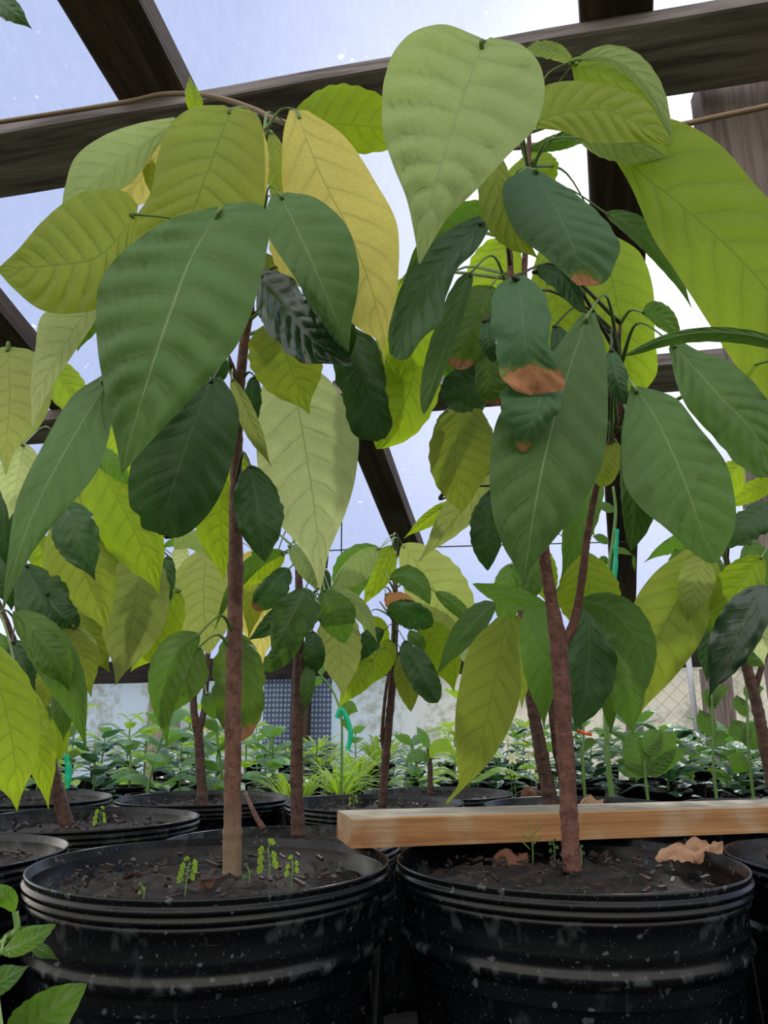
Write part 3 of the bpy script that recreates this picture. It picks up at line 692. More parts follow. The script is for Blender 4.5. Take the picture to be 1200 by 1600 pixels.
oleaf('B', 'olive', [(832,192),(900,172),(960,176),(1048,224)], [(835,165),(850,135),(900,126),(960,137),(1012,160),(1050,220)], [(835,200),(880,206),(930,223),(1000,222),(1047,227)], .70, .68, .1)
oleaf('B', 'lime', [(893,98),(960,122),(1010,165),(1040,215),(1053,264)], [(895,90),(930,85),(985,103),(1025,143),(1046,200),(1054,264)], [(893,105),(905,135),(960,142),(1000,160),(1030,205),(1052,262)], .74, .72, .3)
B_('soft', (900, 94), (985, 108), (1050, 215), 10, 22, .73, .71, shape='oval', fold=.3)
B_('soft', (895, 100), (860, 78), (822, 80), 12, 13, .74, .73, shape='blunt', fold=.4, rag=.3)
B_('soft', (905, 215), (980, 225), (1057, 258), 28, 16, .72, .72, shape='drip')
oleaf('B', 'lime', [(938,365),(957,440),(975,530),(990,612)], [(920,375),(898,430),(905,500),(938,560),(965,600),(988,614)], [(955,365),(1000,395),(1020,450),(1023,520),(1027,580),(1005,614)], .96, .94, .1)
B_('mature', (945, 332), (1020, 385), (1082, 484), 14, 22, .82, .80, shape='drip', fold=.3)
B_('lime', (806, 372), (775, 420), (752, 500), 42, 48, .96, .96, shape='oval')
B_('lime', (850, 380), (868, 470), (884, 575), 42, 40, .98, .98, shape='oval')
B_('lime', (830, 236), (828, 275), (826, 325), 42, 42, .88, .88, shape='oval')
B_('mid', (918, 214), (870, 222), (812, 240), 12, 13, .80, .80)
B_('lime', (632, 432), (640, 510), (622, 590), 56, 48, .92, .90, shape='oval')
B_('lime', (655, 500), (640, 610), (588, 702), 66, 46, .96, .92, shape='oval', fold=.1)
B_('mid', (592, 520), (612, 600), (600, 680), 30, 36, .98, .96, shape='oval')
B_('dusk', (782, 570), (738, 600), (690, 622), 34, 38, .78, .76, shape='blunt', fold=.1)
B_('olive', (735, 624), (712, 705), (722, 800), 42, 60, .82, .80, shape='oval', fold=.1)
B_('midburn', (768, 535), (764, 590), (778, 634), 22, 24, .74, .74, shape='blunt')
B_('dusk', (955, 545), (962, 585), (976, 632), 20, 18, .64, .63, shape='oval')
B_('olive', (962, 688), (948, 722), (936, 760), 20, 22, .82, .82, shape='blunt')
B_('dark', (764, 768), (762, 830), (762, 892), 28, 24, .90, .90, shape='oval')
B_('olivepale', (772, 728), (722, 790), (652, 880), 26, 30, .96, .94, shape='drip')
B_('lime', (712, 785), (675, 805), (630, 842), 10, 16, .98, .96)
B_('dusk', (868, 508), (878, 545), (874, 600), 18, 16, .70, .69, shape='oval')
B_('dusk', (763, 498), (762, 530), (772, 566), 13, 12, .66, .66, shape='blunt')
B_('dusk', (836, 425), (878, 432), (914, 490), 22, 12, .68, .64, shape='strap')
B_('mid', (932, 712), (908, 810), (876, 905), 26, 26, .94, .93)
B_('mid', (712, 600), (700, 540), (720, 470), 22, 20, .84, .84, shape='oval')
B_('dark', (690, 780), (745, 640), (790, 600), 10, 12, .86, .86)
B_('midburn', (700, 640), (690, 670), (684, 705), 12, 12, .84, .84, shape='blunt')
B_('mid', (880, 400), (900, 440), (912, 480), 18, 16, .84, .84)

# --- second row, left
tree('C', -.49, 1.36, RP, .15, [
    ([(110, 1306, 1.36), (84, 1215, 1.35), (62, 1110, 1.34), (45, 1020, 1.33), (30, 940, 1.32), (18, 840, 1.30), (12, 740, 1.28), (40, 640, 1.26)], [22, 20, 19, 17, 15, 13, 10, 6]),
    ([(54, 1070, 1.34), (30, 1020, 1.34), (8, 965, 1.33), (-20, 900, 1.33)], [9, 9, 8, 6]),
    ([(22, 870, 1.31), (70, 800, 1.28), (110, 740, 1.25), (130, 690, 1.24)], [8, 6, 5, 4]),
], 'leaning cacao tree with lime and dark leaves, in the second row pot at the left', barkm=BARKD)
c_ = lambda *a, **k: leaf('C', *a, **k)
c_('dark', (102, 785), (122, 840), (149, 908), 36, 34, 1.02, 1.00, shape='drip', fold=.2)
c_('olive', (88, 812), (130, 890), (170, 992), 54, 50, 1.08, 1.06)
c_('dark', (40, 880), (66, 935), (104, 1000), 38, 40, 1.06, 1.05, shape='oval')
c_('dark', (72, 925), (95, 960), (124, 978), 26, 24, 1.05, 1.05, shape='blunt')
c_('olivepale', (218, 860), (208, 960), (180, 1072), 50, 52, 1.20, 1.18, fold=.1)
c_('olive', (118, 930), (140, 990), (172, 1052), 34, 32, 1.22, 1.20)
c_('lime', (276, 920), (242, 990), (204, 1050), 34, 34, 1.30, 1.28)
c_('dark', (262, 868), (256, 920), (247, 985), 14, 16, 1.24, 1.24)
c_('mid', (20, 955), (92, 1035), (136, 1175), 34, 30, .98, .96, fold=.25)
c_('mid', (50, 985), (85, 1030), (108, 1080), 26, 26, .95, .95)
c_('olive', (112, 975), (128, 1025), (143, 1090), 30, 26, 1.05, 1.04)
c_('olive', (78, 1020), (74, 1070), (62, 1120), 18, 18, 1.04, 1.04)
c_('mid', (84, 1080), (98, 1115), (99, 1160), 16, 15, 1.02, 1.02)
c_('lime', (140, 705), (205, 820), (250, 930), 52, 44, 1.10, 1.08)
c_('mid', (145, 700), (175, 725), (208, 765), 18, 16, 1.05, 1.05)
c_('lime', (170, 660), (185, 700), (200, 760), 22, 20, 1.10, 1.10)
c_('lime', (66, 560), (105, 610), (160, 690), 28, 30, 1.14, 1.12)
c_('pale', (38, 692), (28, 745), (14, 812), 28, 32, .98, .97)
c_('dark', (12, 755), (6, 820), (14, 890), 32, 28, 1.05, 1.05)
c_('dark', (-10, 860), (10, 905), (18, 955), 30, 34, 1.08, 1.08)
c_('olive', (118, 765), (130, 800), (146, 850), 18, 20, 1.16, 1.16)
c_('lime', (55, 830), (68, 870), (74, 915), 22, 18, 1.2, 1.2)
c_('mid', (200, 800), (180, 850), (190, 930), 24, 20, 1.22, 1.22)
c_('lime', (150, 868), (185, 862), (230, 880), 14, 16, 1.3, 1.3)
c_('mid', (165, 850), (200, 845), (250, 855), 10, 12, 1.28, 1.28)
c_('dark', (20, 1000), (40, 1050), (60, 1110), 24, 20, 1.15, 1.15)
c_('mid', (-20, 990), (0, 1040), (30, 1090), 34, 30, 1.2, 1.2)
c_('olive', (100, 900), (110, 960), (130, 1010), 34, 30, 1.26, 1.26)
c_('mid', (50, 1080), (60, 1130), (58, 1190), 18, 20, 1.2, 1.2)
c_('olive', (200, 900), (160, 980), (150, 1040), 26, 28, 1.3, 1.3)

# --- second row, centre
tree('D', -.15, 1.215, RP * .97, .165, [
    ([(467, 1308, 1.19), (463, 1220, 1.19), (465, 1120, 1.19), (467, 1020, 1.19), (468, 940, 1.19), (465, 860, 1.19)], [22, 20, 18, 17, 14, 9]),
    ([(478, 1080, 1.19), (480, 1000, 1.18), (482, 940, 1.16), (505, 910, 1.15), (512, 870, 1.14)], [6, 6, 5, 4, 3]),
], 'cacao tree with rain beaded leaves just right of the front left trunk, second row', barkm=BARKD)
d_ = lambda *a, **k: leaf('D', *a, **k)
d_('mid', (445, 862), (382, 890), (333, 990), 10, 16, 1.10, 1.06, shape='drip')
d_('lime', (445, 866), (405, 885), (360, 925), 12, 26, 1.12, 1.10)
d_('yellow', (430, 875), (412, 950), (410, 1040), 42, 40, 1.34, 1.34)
d_('tipburn', (452, 888), (425, 918), (396, 952), 18, 24, 1.08, 1.07, shape='blunt')
d_('mature', (478, 918), (458, 960), (425, 1018), 32, 38, 1.05, 1.03, shape='oval')
d_('dark', (462, 925), (425, 970), (385, 1002), 14, 18, 1.14, 1.14)
d_('mature', (475, 975), (445, 1015), (412, 1048), 16, 18, 1.14, 1.14, shape='blunt')
d_('mid', (506, 920), (522, 960), (540, 1005), 26, 34, 1.06, 1.05, shape='oval')
d_('soft', (515, 922), (560, 950), (590, 1005), 16, 14, 1.08, 1.06, fold=.3)
d_('soft', (452, 852), (478, 885), (497, 928), 16, 18, 1.10, 1.08, fold=.3)
d_('olivepale', (520, 945), (530, 1015), (536, 1092), 34, 36, 1.20, 1.20)
d_('dark', (488, 985), (490, 1018), (492, 1050), 16, 18, 1.14, 1.14, shape='blunt')
d_('mature', (484, 1035), (480, 1075), (476, 1115), 12, 12, 1.14, 1.14)
d_('olive', (390, 880), (395, 930), (388, 1000), 20, 22, 1.3, 1.3)
d_('dark', (500, 880), (508, 910), (505, 945), 12, 10, 1.12, 1.12)

# --- third row: left of centre, centre, right of centre, right
tree('E', -.38, 1.72, RP, .15, [
    ([(318, 1262, 1.70), (313, 1200, 1.70), (310, 1150, 1.70), (303, 1110, 1.70), (302, 1030, 1.70), (300, 940, 1.70)], [17, 15, 14, 11, 9, 6]),
    ([(311, 1145, 1.70), (320, 1100, 1.70), (326, 1010, 1.69), (335, 930, 1.68)], [11, 9, 8, 6]),
], 'forked slender cacao tree in the back row pot just left of the front left trunk', barkm=BARKD)
e_ = lambda *a, **k: leaf('E', *a, **k)
e_('olivepale', (325, 855), (318, 930), (326, 1022), 54, 54, 1.36, 1.34, shape='oval', fold=.1)
e_('soft', (272, 858), (308, 850), (346, 892), 12, 20, 1.28, 1.26)
e_('pale', (282, 848), (278, 885), (268, 940), 14, 16, 1.40, 1.40)
e_('mid', (322, 1082), (332, 1100), (345, 1120), 16, 14, 1.5, 1.5, shape='blunt')
e_('mid', (255, 855), (285, 846), (318, 850), 6, 8, 1.45, 1.45)
e_('lime', (300, 900), (275, 960), (255, 1020), 26, 26, 1.46, 1.46)
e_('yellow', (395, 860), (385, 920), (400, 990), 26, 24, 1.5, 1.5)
tree('F', -.02, 1.63, RP, .15, [
    ([(597, 1262, 1.63), (603, 1180, 1.63), (612, 1080, 1.63), (617, 980, 1.63), (617, 900, 1.63), (613, 858, 1.63)], [14, 13, 12, 11, 7, 4]),
    ([(601, 1172, 1.63), (597, 1150, 1.63), (603, 1080, 1.62), (612, 1030, 1.62)], [7, 6, 5, 4]),
], 'slim twin stemmed cacao tree behind the end of the board, middle of back row', barkm=BARKD)
f_ = lambda *a, **k: leaf('F', *a, **k)
f_('mid', (594, 856), (556, 895), (548, 952), 36, 24, 1.44, 1.42, shape='oval')
f_('soft', (594, 856), (552, 880), (512, 932), 10, 32, 1.40, 1.38, shape='oval')
f_('lime', (612, 852), (592, 895), (566, 950), 18, 22, 1.56, 1.54)
f_('olivepale', (628, 850), (682, 925), (742, 1012), 46, 50, 1.72, 1.70, shape='oval')
f_('mature', (608, 904), (645, 905), (672, 945), 20, 18, 1.46, 1.44, shape='oval')
f_('dark', (604, 956), (640, 958), (676, 978), 24, 20, 1.44, 1.44, shape='blunt')
f_('dark', (632, 1000), (656, 1045), (684, 1098), 24, 22, 1.50, 1.48, shape='blunt')
f_('olive', (628, 1020), (636, 1060), (642, 1112), 20, 20, 1.55, 1.55, shape='oval')
f_('lime', (655, 975), (690, 1020), (710, 1082), 34, 30, 1.66, 1.66)
f_('pale', (668, 920), (708, 980), (738, 1052), 28, 34, 1.76, 1.76)
f_('lime', (612, 1000), (592, 1035), (572, 1078), 20, 22, 1.58, 1.58)
f_('dark', (600, 985), (572, 1005), (540, 1050), 16, 20, 1.50, 1.50)
f_('lime', (582, 1030), (556, 1058), (528, 1108), 20, 26, 1.52, 1.52)
f_('dead', (602, 928), (622, 940), (650, 945), 18, 16, 1.56, 1.56, shape='blunt', rag=.3)
f_('mid', (640, 985), (650, 1000), (664, 1015), 12, 12, 1.55, 1.55, shape='blunt')
f_('lime', (570, 965), (590, 985), (612, 1010), 16, 18, 1.62, 1.62)
f_('mid', (680, 925), (715, 950), (745, 985), 12, 12, 1.66, 1.66)
tree('G', .37, 1.55, RP, .148, [
    ([(862, 1262, 1.55), (846, 1180, 1.55), (830, 1090, 1.55), (818, 1000, 1.55), (812, 920, 1.55), (803, 860, 1.55)], [24, 21, 18, 14, 12, 8]),
    ([(832, 1092, 1.55), (826, 1030, 1.54), (824, 960, 1.54), (822, 890, 1.53)], [11, 10, 9, 6]),
    ([(886, 1250, 1.55), (870, 1170, 1.55), (862, 1105, 1.55), (860, 1050, 1.55)], [15, 13, 11, 8]),
], 'multi stemmed cacao tree standing right behind the board and the forked trunk', barkm=BARKD)
g_ = lambda *a, **k: leaf('G', *a, **k)
oleaf('G', 'olive', [(792,965),(776,1050),(759,1130),(741,1190),(716,1235),(697,1254)], [(776,965),(735,1008),(718,1070),(711,1130),(714,1190),(716,1225),(697,1252)], [(806,965),(813,1040),(813,1085),(795,1140),(765,1190),(728,1228),(699,1256)], 1.02, .98, .08, bulge=.07)
g_('mid', (856, 946), (800, 930), (738, 912), 14, 20, 1.18, 1.16, shape='oval', rag=.2)
g_('mature', (775, 942), (730, 985), (680, 1058), 22, 20, 1.12, 1.08, fold=.2)
g_('mid', (836, 930), (846, 1030), (850, 1140), 32, 28, 1.35, 1.32)
g_('dark', (915, 935), (920, 1040), (900, 1136), 36, 42, 1.16, 1.14, shape='oval', fold=.2)
g_('mature', (906, 938), (980, 978), (1010, 1078), 38, 32, 1.10, 1.06, shape='oval', fold=.2)
g_('mid', (960, 985), (978, 1065), (990, 1152), 40, 30, 1.18, 1.16)
g_('lime', (905, 860), (922, 930), (925, 1000), 52, 46, 1.34, 1.34, shape='oval')
g_('mid', (800, 880), (790, 930), (790, 1000), 20, 28, 1.38, 1.38)
g_('lime', (835, 850), (848, 900), (860, 950), 22, 24, 1.4, 1.4)
g_('mid', (845, 860), (830, 900), (818, 960), 24, 26, 1.36, 1.36)
g_('olive', (805, 960), (815, 1030), (815, 1110), 20, 18, 1.42, 1.42)
g_('mid', (948, 1060), (952, 1100), (955, 1150), 12, 12, 1.3, 1.3)
g_('lime', (880, 700), (900, 760), (930, 840), 26, 26, 1.3, 1.3)
g_('lime', (760, 730), (740, 760), (690, 800), 14, 20, 1.4, 1.4)
tree('H', .73, 1.50, RP, .148, [
    ([(1212, 1250, 1.50), (1196, 1170, 1.50), (1180, 1090, 1.50), (1165, 1035, 1.50), (1150, 960, 1.50), (1136, 880, 1.50), (1128, 840, 1.50)], [19, 18, 17, 16, 12, 9, 6]),
    ([(1178, 1085, 1.50), (1210, 960, 1.48), (1215, 860, 1.46), (1190, 780, 1.46)], [9, 8, 6, 4]),
], 'leaning cacao tree with wide lime leaves at the far right of back row', barkm=BARKD)
h_ = lambda *a, **k: leaf('H', *a, **k)
oleaf('H', 'olive', [(1092,862),(1062,930),(1028,1000),(1003,1065),(993,1124)], [(1070,858),(1020,898),(988,950),(988,1010),(1002,1065),(992,1124)], [(1115,862),(1127,905),(1112,960),(1090,1010),(1050,1062),(1012,1100),(995,1124)], 1.24, 1.20, .08, bulge=.07)
h_('olivepale', (1098, 866), (1086, 915), (1074, 972), 26, 28, 1.20, 1.20)
h_('mid', (1105, 860), (1115, 930), (1108, 1000), 30, 26, 1.28, 1.28)
h_('lime', (1192, 868), (1150, 925), (1122, 1000), 34, 36, 1.22, 1.22, shape='oval')
h_('gloss', (1198, 915), (1145, 1000), (1108, 1090), 34, 34, 1.16, 1.14, fold=-.2)
h_('dark', (1116, 955), (1108, 1010), (1104, 1066), 20, 22, 1.30, 1.30)
h_('pale', (1178, 945), (1182, 990), (1195, 1040), 20, 24, 1.36, 1.36)
h_('dark', (1215, 785), (1170, 815), (1125, 858), 22, 30, 1.20, 1.18, shape='oval', rag=.2)
h_('mid', (1170, 845), (1185, 900), (1190, 960), 24, 28, 1.28, 1.28)
h_('mature', (1160, 1028), (1178, 1030), (1196, 1040), 12, 14, 1.4, 1.4, shape='oval')
h_('mid', (1088, 838), (1050, 848), (1005, 880), 10, 16, 1.35, 1.35, rag=.3)
h_('lime', (1160, 720), (1130, 755), (1085, 800), 20, 28, 1.1, 1.1)
h_('lime', (1215, 755), (1170, 770), (1120, 800), 16, 16, 1.2, 1.2)
h_('mid', (1210, 640), (1180, 690), (1190, 750), 18, 16, 1.05, 1.05)
h_('dark', (1120, 855), (1095, 880), (1068, 905), 14, 16, 1.3, 1.3)
h_('lime', (1210, 890), (1205, 930), (1215, 990), 26, 20, 1.4, 1.4)
h_('mid', (1075, 845), (1060, 900), (1048, 960), 20, 20, 1.38, 1.38)

# --- pots at the edges
tree('I', -.572, 1.0, RP, .15, [
    ([(-100, 1400, 1.0), (-95, 1200, 1.0), (-80, 1000, 1.0), (-70, 800, 1.0), (-50, 600, .98), (-30, 500, .95)], [24, 22, 20, 18, 14, 8]),
    ([(-82, 1020, 1.0), (-50, 980, .9), (-30, 970, .8)], [8, 7, 5]),
    ([(-40, 560, .97), (-60, 300, .9), (-70, 60, .85), (-50, -20, .8)], [7, 6, 5, 4]),
], 'cacao tree mostly cut off by the left picture edge, bright lime leaves reaching in', barkm=BARKD)
i_ = lambda *a, **k: leaf('I', *a, **k)
oleaf('I', 'olivepale', [(12,542),(15,620),(10,690),(9,742)], [(2,542),(-40,595),(-30,680),(-2,715),(8,742)], [(22,542),(55,552),(82,603),(66,660),(26,702),(10,742)], .72, .70, .1)
i_('lime', (-25, 1000), (14, 1130), (27, 1268), 78, 46, .68, .64, fold=.1, shape='drip')
i_('lime', (28, 1060), (58, 1160), (76, 1266), 24, 26, .74, .72)
i_('dark', (-40, -30), (6, 6), (51, 46), 20, 18, .60, .58)
i_('mid', (-10, 395), (-20, 430), (0, 470), 14, 14, .7, .7)
tree('J', -.76, 1.72, RP, .15, [
    ([(78, 1262, 1.72), (70, 1200, 1.72), (62, 1140, 1.72), (66, 1060, 1.72)], [15, 14, 12, 9]),
], 'low cacao tree half hidden behind the leaning trunk at the far left, back row', barkm=BARKD)
leaf('J', 'mid', (60, 1080), (40, 1110), (30, 1160), 18, 20, 1.7, 1.7)
leaf('J', 'lime', (72, 1110), (90, 1150), (86, 1200), 18, 18, 1.7, 1.7)
tree('K', .56, .90, RP, .141, [
    ([(1440, 1392, .9), (1440, 1200, .9), (1420, 1000, .9), (1380, 800, .88), (1320, 650, .82)], [28, 25, 22, 18, 10]),
], 'potted tree cut off by the right picture edge, only its black rim showing', barkm=BARK)
tree('L', .13, 1.97, RP, .16, [
    ([(672, 1242, 1.97), (672, 1200, 1.97), (670, 1165, 1.97)], [9, 8, 6]),
], 'small leafy plant in the pot farthest back, behind the middle pots', barkm=BARKD)
leaf('L', 'seedlime', (671, 1185), (692, 1165), (715, 1190), 9, 11, 1.96, 1.96, pet=False)
leaf('L', 'seed', (671, 1190), (650, 1180), (630, 1200), 9, 9, 1.96, 1.96, pet=False)
leaf('L', 'seed', (670, 1170), (660, 1150), (650, 1135), 8, 8, 1.96, 1.96, pet=False)

K_ = lambda *a, **k: leaf('K', *a, **k)
K_('mature', (1330, 660), (1420, 760), (1480, 900), 60, 60, .78, .74); K_('mid', (1400, 820), (1500, 900), (1540, 1030), 60, 55, .84, .82)
K_('lime', (1340, 640), (1360, 540), (1450, 470), 50, 50, .86, .88); K_('dark', (1380, 790), (1330, 850), (1290, 960), 40, 40, .92, .92); K_('olive', (1320, 650), (1290, 730), (1300, 840), 36, 40, .9, .9)
m = MB(); tube(m, spline([at(412, 1296, 1.15), at(398, 1272, 1.16), at(383, 1238, 1.18)], 10), [.0045 - .0002 * i for i in range(11)], 8, .2)
prop(m.build('twig', BARKR, origin=at(412, 1296, 1.15)), 'short reddish twig leaning out of the second row soil beside the front left trunk', 'twig')

# ------------------------------------------------------------------ shoot in front at the lower left
sr = empty('citrus_plant', (-.50, .60, 0)); prop(sr, 'leafy green shoot poking in at the bottom left corner in front of the pots', 'plant')
SS = [spline([at(-60, 1760, .60), at(-50, 1600, .60), at(-30, 1500, .60), at(8, 1470, .60), at(26, 1452, .60), at(24, 1425, .60)], 40), spline([at(-50, 1600, .60), at(-40, 1560, .60), at(-10, 1540, .60)], 10)]
SS[0] = [Vector((-.50, .60, 0)), Vector((-.49, .60, .06))] + SS[0]
for i, q in enumerate(SS):
    m = MB(); tube(m, q, .0022, 8); m.build('stem', STEMG, sr)
TREES['S'] = {'root': sr, 'stems': SS, 'n': 0}
s_ = lambda *a, **k: leaf('S', *a, **k)
s_('mid', (22, 1425), (8, 1400), (-20, 1390), 14, 16, .60, .58, shape='oval')
s_('mid', (2, 1488), (40, 1474), (88, 1444), 14, 22, .58, .57, shape='oval', fold=.1)
s_('mature', (46, 1476), (66, 1486), (92, 1500), 10, 10, .62, .62)
s_('mature', (-50, 1560), (0, 1535), (47, 1508), 18, 24, .58, .57)
s_('mid', (10, 1650), (60, 1600), (136, 1537), 36, 40, .54, .52, shape='oval', fold=.1)
s_('dark', (-5, 1475), (28, 1455), (66, 1450), 4, 6, .62, .62)

# ------------------------------------------------------------------ the board
L0, L1 = Vector((at(549, 1283, .925).x, .925, 0)), Vector((at(1320, 1243, 1.09).x, 1.085, 0))
zt, zb = CZ - .103, CZ - .1345
dx = (L1 - L0).normalized(); dy = Vector((-dx.y, dx.x, 0))
Lb = (L1 - L0).length + .12; nb = 40
def board_block(za, zb_, mat, name, parent=None, inset=0.0):
    m = MB(); vs = []; rnd = random.Random(4)
    for i in range(nb + 1):
        t = -.0 + Lb * i / nb; j1 = .0014 * noise.noise(Vector((t * 30, 0, za))); j2 = .0014 * noise.noise(Vector((t * 30, 5, za)))
        for (a, z) in ((inset + j1, zb_), (inset + j1, za - .0015), (inset + .002 + j1, za), (.088 - inset - .002 + j2, za), (.088 - inset + j2, za - .0015), (.088 - inset + j2, zb_)):
            vs.append(Vector((t, a, z)))
    k = 6; fs = [(i * k + j, (i + 1) * k + j, (i + 1) * k + (j + 1) % k, i * k + (j + 1) % k) for i in range(nb) for j in range(k)]
    fs += [tuple(range(k)), tuple(nb * k + j for j in range(k - 1, -1, -1))]
    m.add(vs, fs); o = m.build(name, mat, None, smooth=False)
    o.matrix_world = Matrix.Translation((L0.x, L0.y, 0)) @ Matrix((dx, dy, Vector((0, 0, 1)))).transposed().to_4x4()
    return o
bo = board_block(zt, zb, WB, 'wooden_board'); prop(bo, 'sawn pine board lying across the rims, its cut end above the gap between front pots', 'board')
bo.data.materials.append(WBT)
for p in bo.data.polygons:
    if min(bo.data.vertices[i].co.z for i in p.vertices) > zt - .0005 - .001: p.material_index = 1

# ------------------------------------------------------------------ little weeds and dead leaves on the soil
def on_soil(px, py, dz):
    d = ray(px, py); return Vector((0, 0, CZ)) + d * (-dz / d.z)
def weed(px, py, Y, h, nleaf, label, mat='seedlime', seed=0, grass=False, group=None):
    P = on_soil(px, py, .152 if Y < 1 else .162 if Y > 1.4 else .168); r = empty('weed_seedling' if not grass else 'grass_seedling', P); rnd = random.Random(seed)
    st = MB(); fo = MB()
    top = P + Vector((rnd.uniform(-.003, .003), 0, h)); tube(st, spline([P - Vector((0, 0, .006)), P + Vector((.001, 0, h * .5)), top], 8), .0007, 6)
    for k in range(nleaf):
        t = .35 + .65 * k / max(1, nleaf - 1); b = P.lerp(top, t); s = 1 if k % 2 else -1; ln = h * (.38 if not grass else .8) * (1.15 - .3 * t)
        d = Vector((s * (.9 if k < nleaf - 1 else .2), -.25 + rnd.uniform(-.3, .3), .35 if not grass else .9)).normalized()
        if grass: blade(fo, [b, b + d * ln * .5, b + d * ln + Vector((0, 0, -.002))], .0008, .0008, 'drip', Vector((0, -1, .3)), nu=6, nv=1)
        else:
            tube(st, [b, b + d * ln * .5], .0005, 5)
            e_ = b + d * ln * .45
            for a in (-.75, 0, .75):
                dd = Matrix.Rotation(a, 3, 'Y') @ d; blade(fo, [e_, e_ + dd * ln * .28, e_ + dd * ln * .55], ln * .17, ln * .17, 'blunt', Vector((0, -1, .45)).normalized(), nu=8, nv=2, bulge=.02)
    st.build('stem', STEMG, r); fo.build('leaf', LM[mat], r); prop(r, label, 'weed', group)
weed(223, 1404, .80, .011, 3, 'tiny two leaved green weed beside the front left rim', seed=1)
weed(289, 1394, .81, .026, 7, 'little feathery weed left of the front left trunk', seed=2)
weed(388, 1382, .83, .016, 3, 'small weed sprout touching the right side of the front left trunk', 'seed', seed=3)
weed(419, 1380, .84, .032, 6, 'tallest light green weed, right of the front left trunk', seed=4)
weed(455, 1380, .82, .020, 5, 'broad low weed farthest right in the front left pot', seed=5)
weed(154, 1300, 1.22, .032, 6, 'feathery weed in the second row left pot', seed=6)
weed(552, 1266, 1.50, .028, 5, 'light weed inside the middle back row pot', seed=7)
weed(832, 1345, .84, .030, 5, 'thin grassy seedling left of the front right trunk', 'seedlime', 8, True)
weed(866, 1340, .86, .018, 4, 'small fern like weed just left of the front right trunk', 'seed', 9)
weed(908, 1346, .84, .014, 4, 'low sprout just right of the front right trunk', 'seed', 10)
def dead(px, py, Y, L, w, ang, label, col='dead', curl=.2, up=.006):
    P = on_soil(px, py, {1068: .139, 1100: .136, 925: .152}.get(px, .150 if Y < .97 else .16)); d = Vector((math.cos(ang), math.sin(ang), 0)); m = MB()
    m0 = [P - d * L / 2 - Vector((0, 0, .002)), P - d * L * .15 + Vector((0, .004, up)), P + d * L * .2 + Vector((0, -.003, up * .3)), P + d * L / 2 + Vector((0, 0, up * 1.2))]
    blade(m, m0, w, w * .8, 'oval', Vector((.15, -.6, .8)).normalized(), .5, .2, -curl, px * .1, .06, .45, 24, 5, crump=.7)
    prop(m.build('dead_leaf', LM[col], origin=P), label, 'leaf', 'dead leaves fallen on the soil')
DL2 = leaf_mat('leaf_dead_pale', (.42, .25, .16), (.5, .3, .15), .2, (.3, .18, .1), .5, .6, .2, qk=.2, latk=.3); LM['deadpale'] = DL2
LM['deaddark'] = leaf_mat('leaf_dead_dark', (.13, .055, .035), (.3, .12, .05), .15, (.1, .05, .03), .5, .6, .2, qk=.2, latk=.3)
dead(1068, 1335, .86, .085, .010, .45, 'pale curled dead leaf on the right of the front right pot', 'deadpale')
dead(1100, 1326, .90, .05, .012, .2, 'small pinkish dead leaf tucked against the front right rim', 'deadpale')
dead(797, 1342, .88, .04, .014, -.2, 'crumpled brown dead leaf left of the front right trunk', 'deaddark')
dead(836, 1252, 1.40, .065, .022, .1, 'broad brown dead leaf standing at the foot of the stem behind the board', 'deaddark', .5, .022)
dead(925, 1254, 1.45, .05, .012, .1, 'small pale dead leaf inside the pot behind the board, right of the trunk', 'deadpale')
dead(440, 1336, .98, .04, .006, .2, 'narrow dead strip on the soil at the back of the front left pot', 'deaddark')
dead(322, 1384, .83, .022, .004, .9, 'dead brown shred on the soil at the foot of front left trunk', 'deaddark', up=.006)

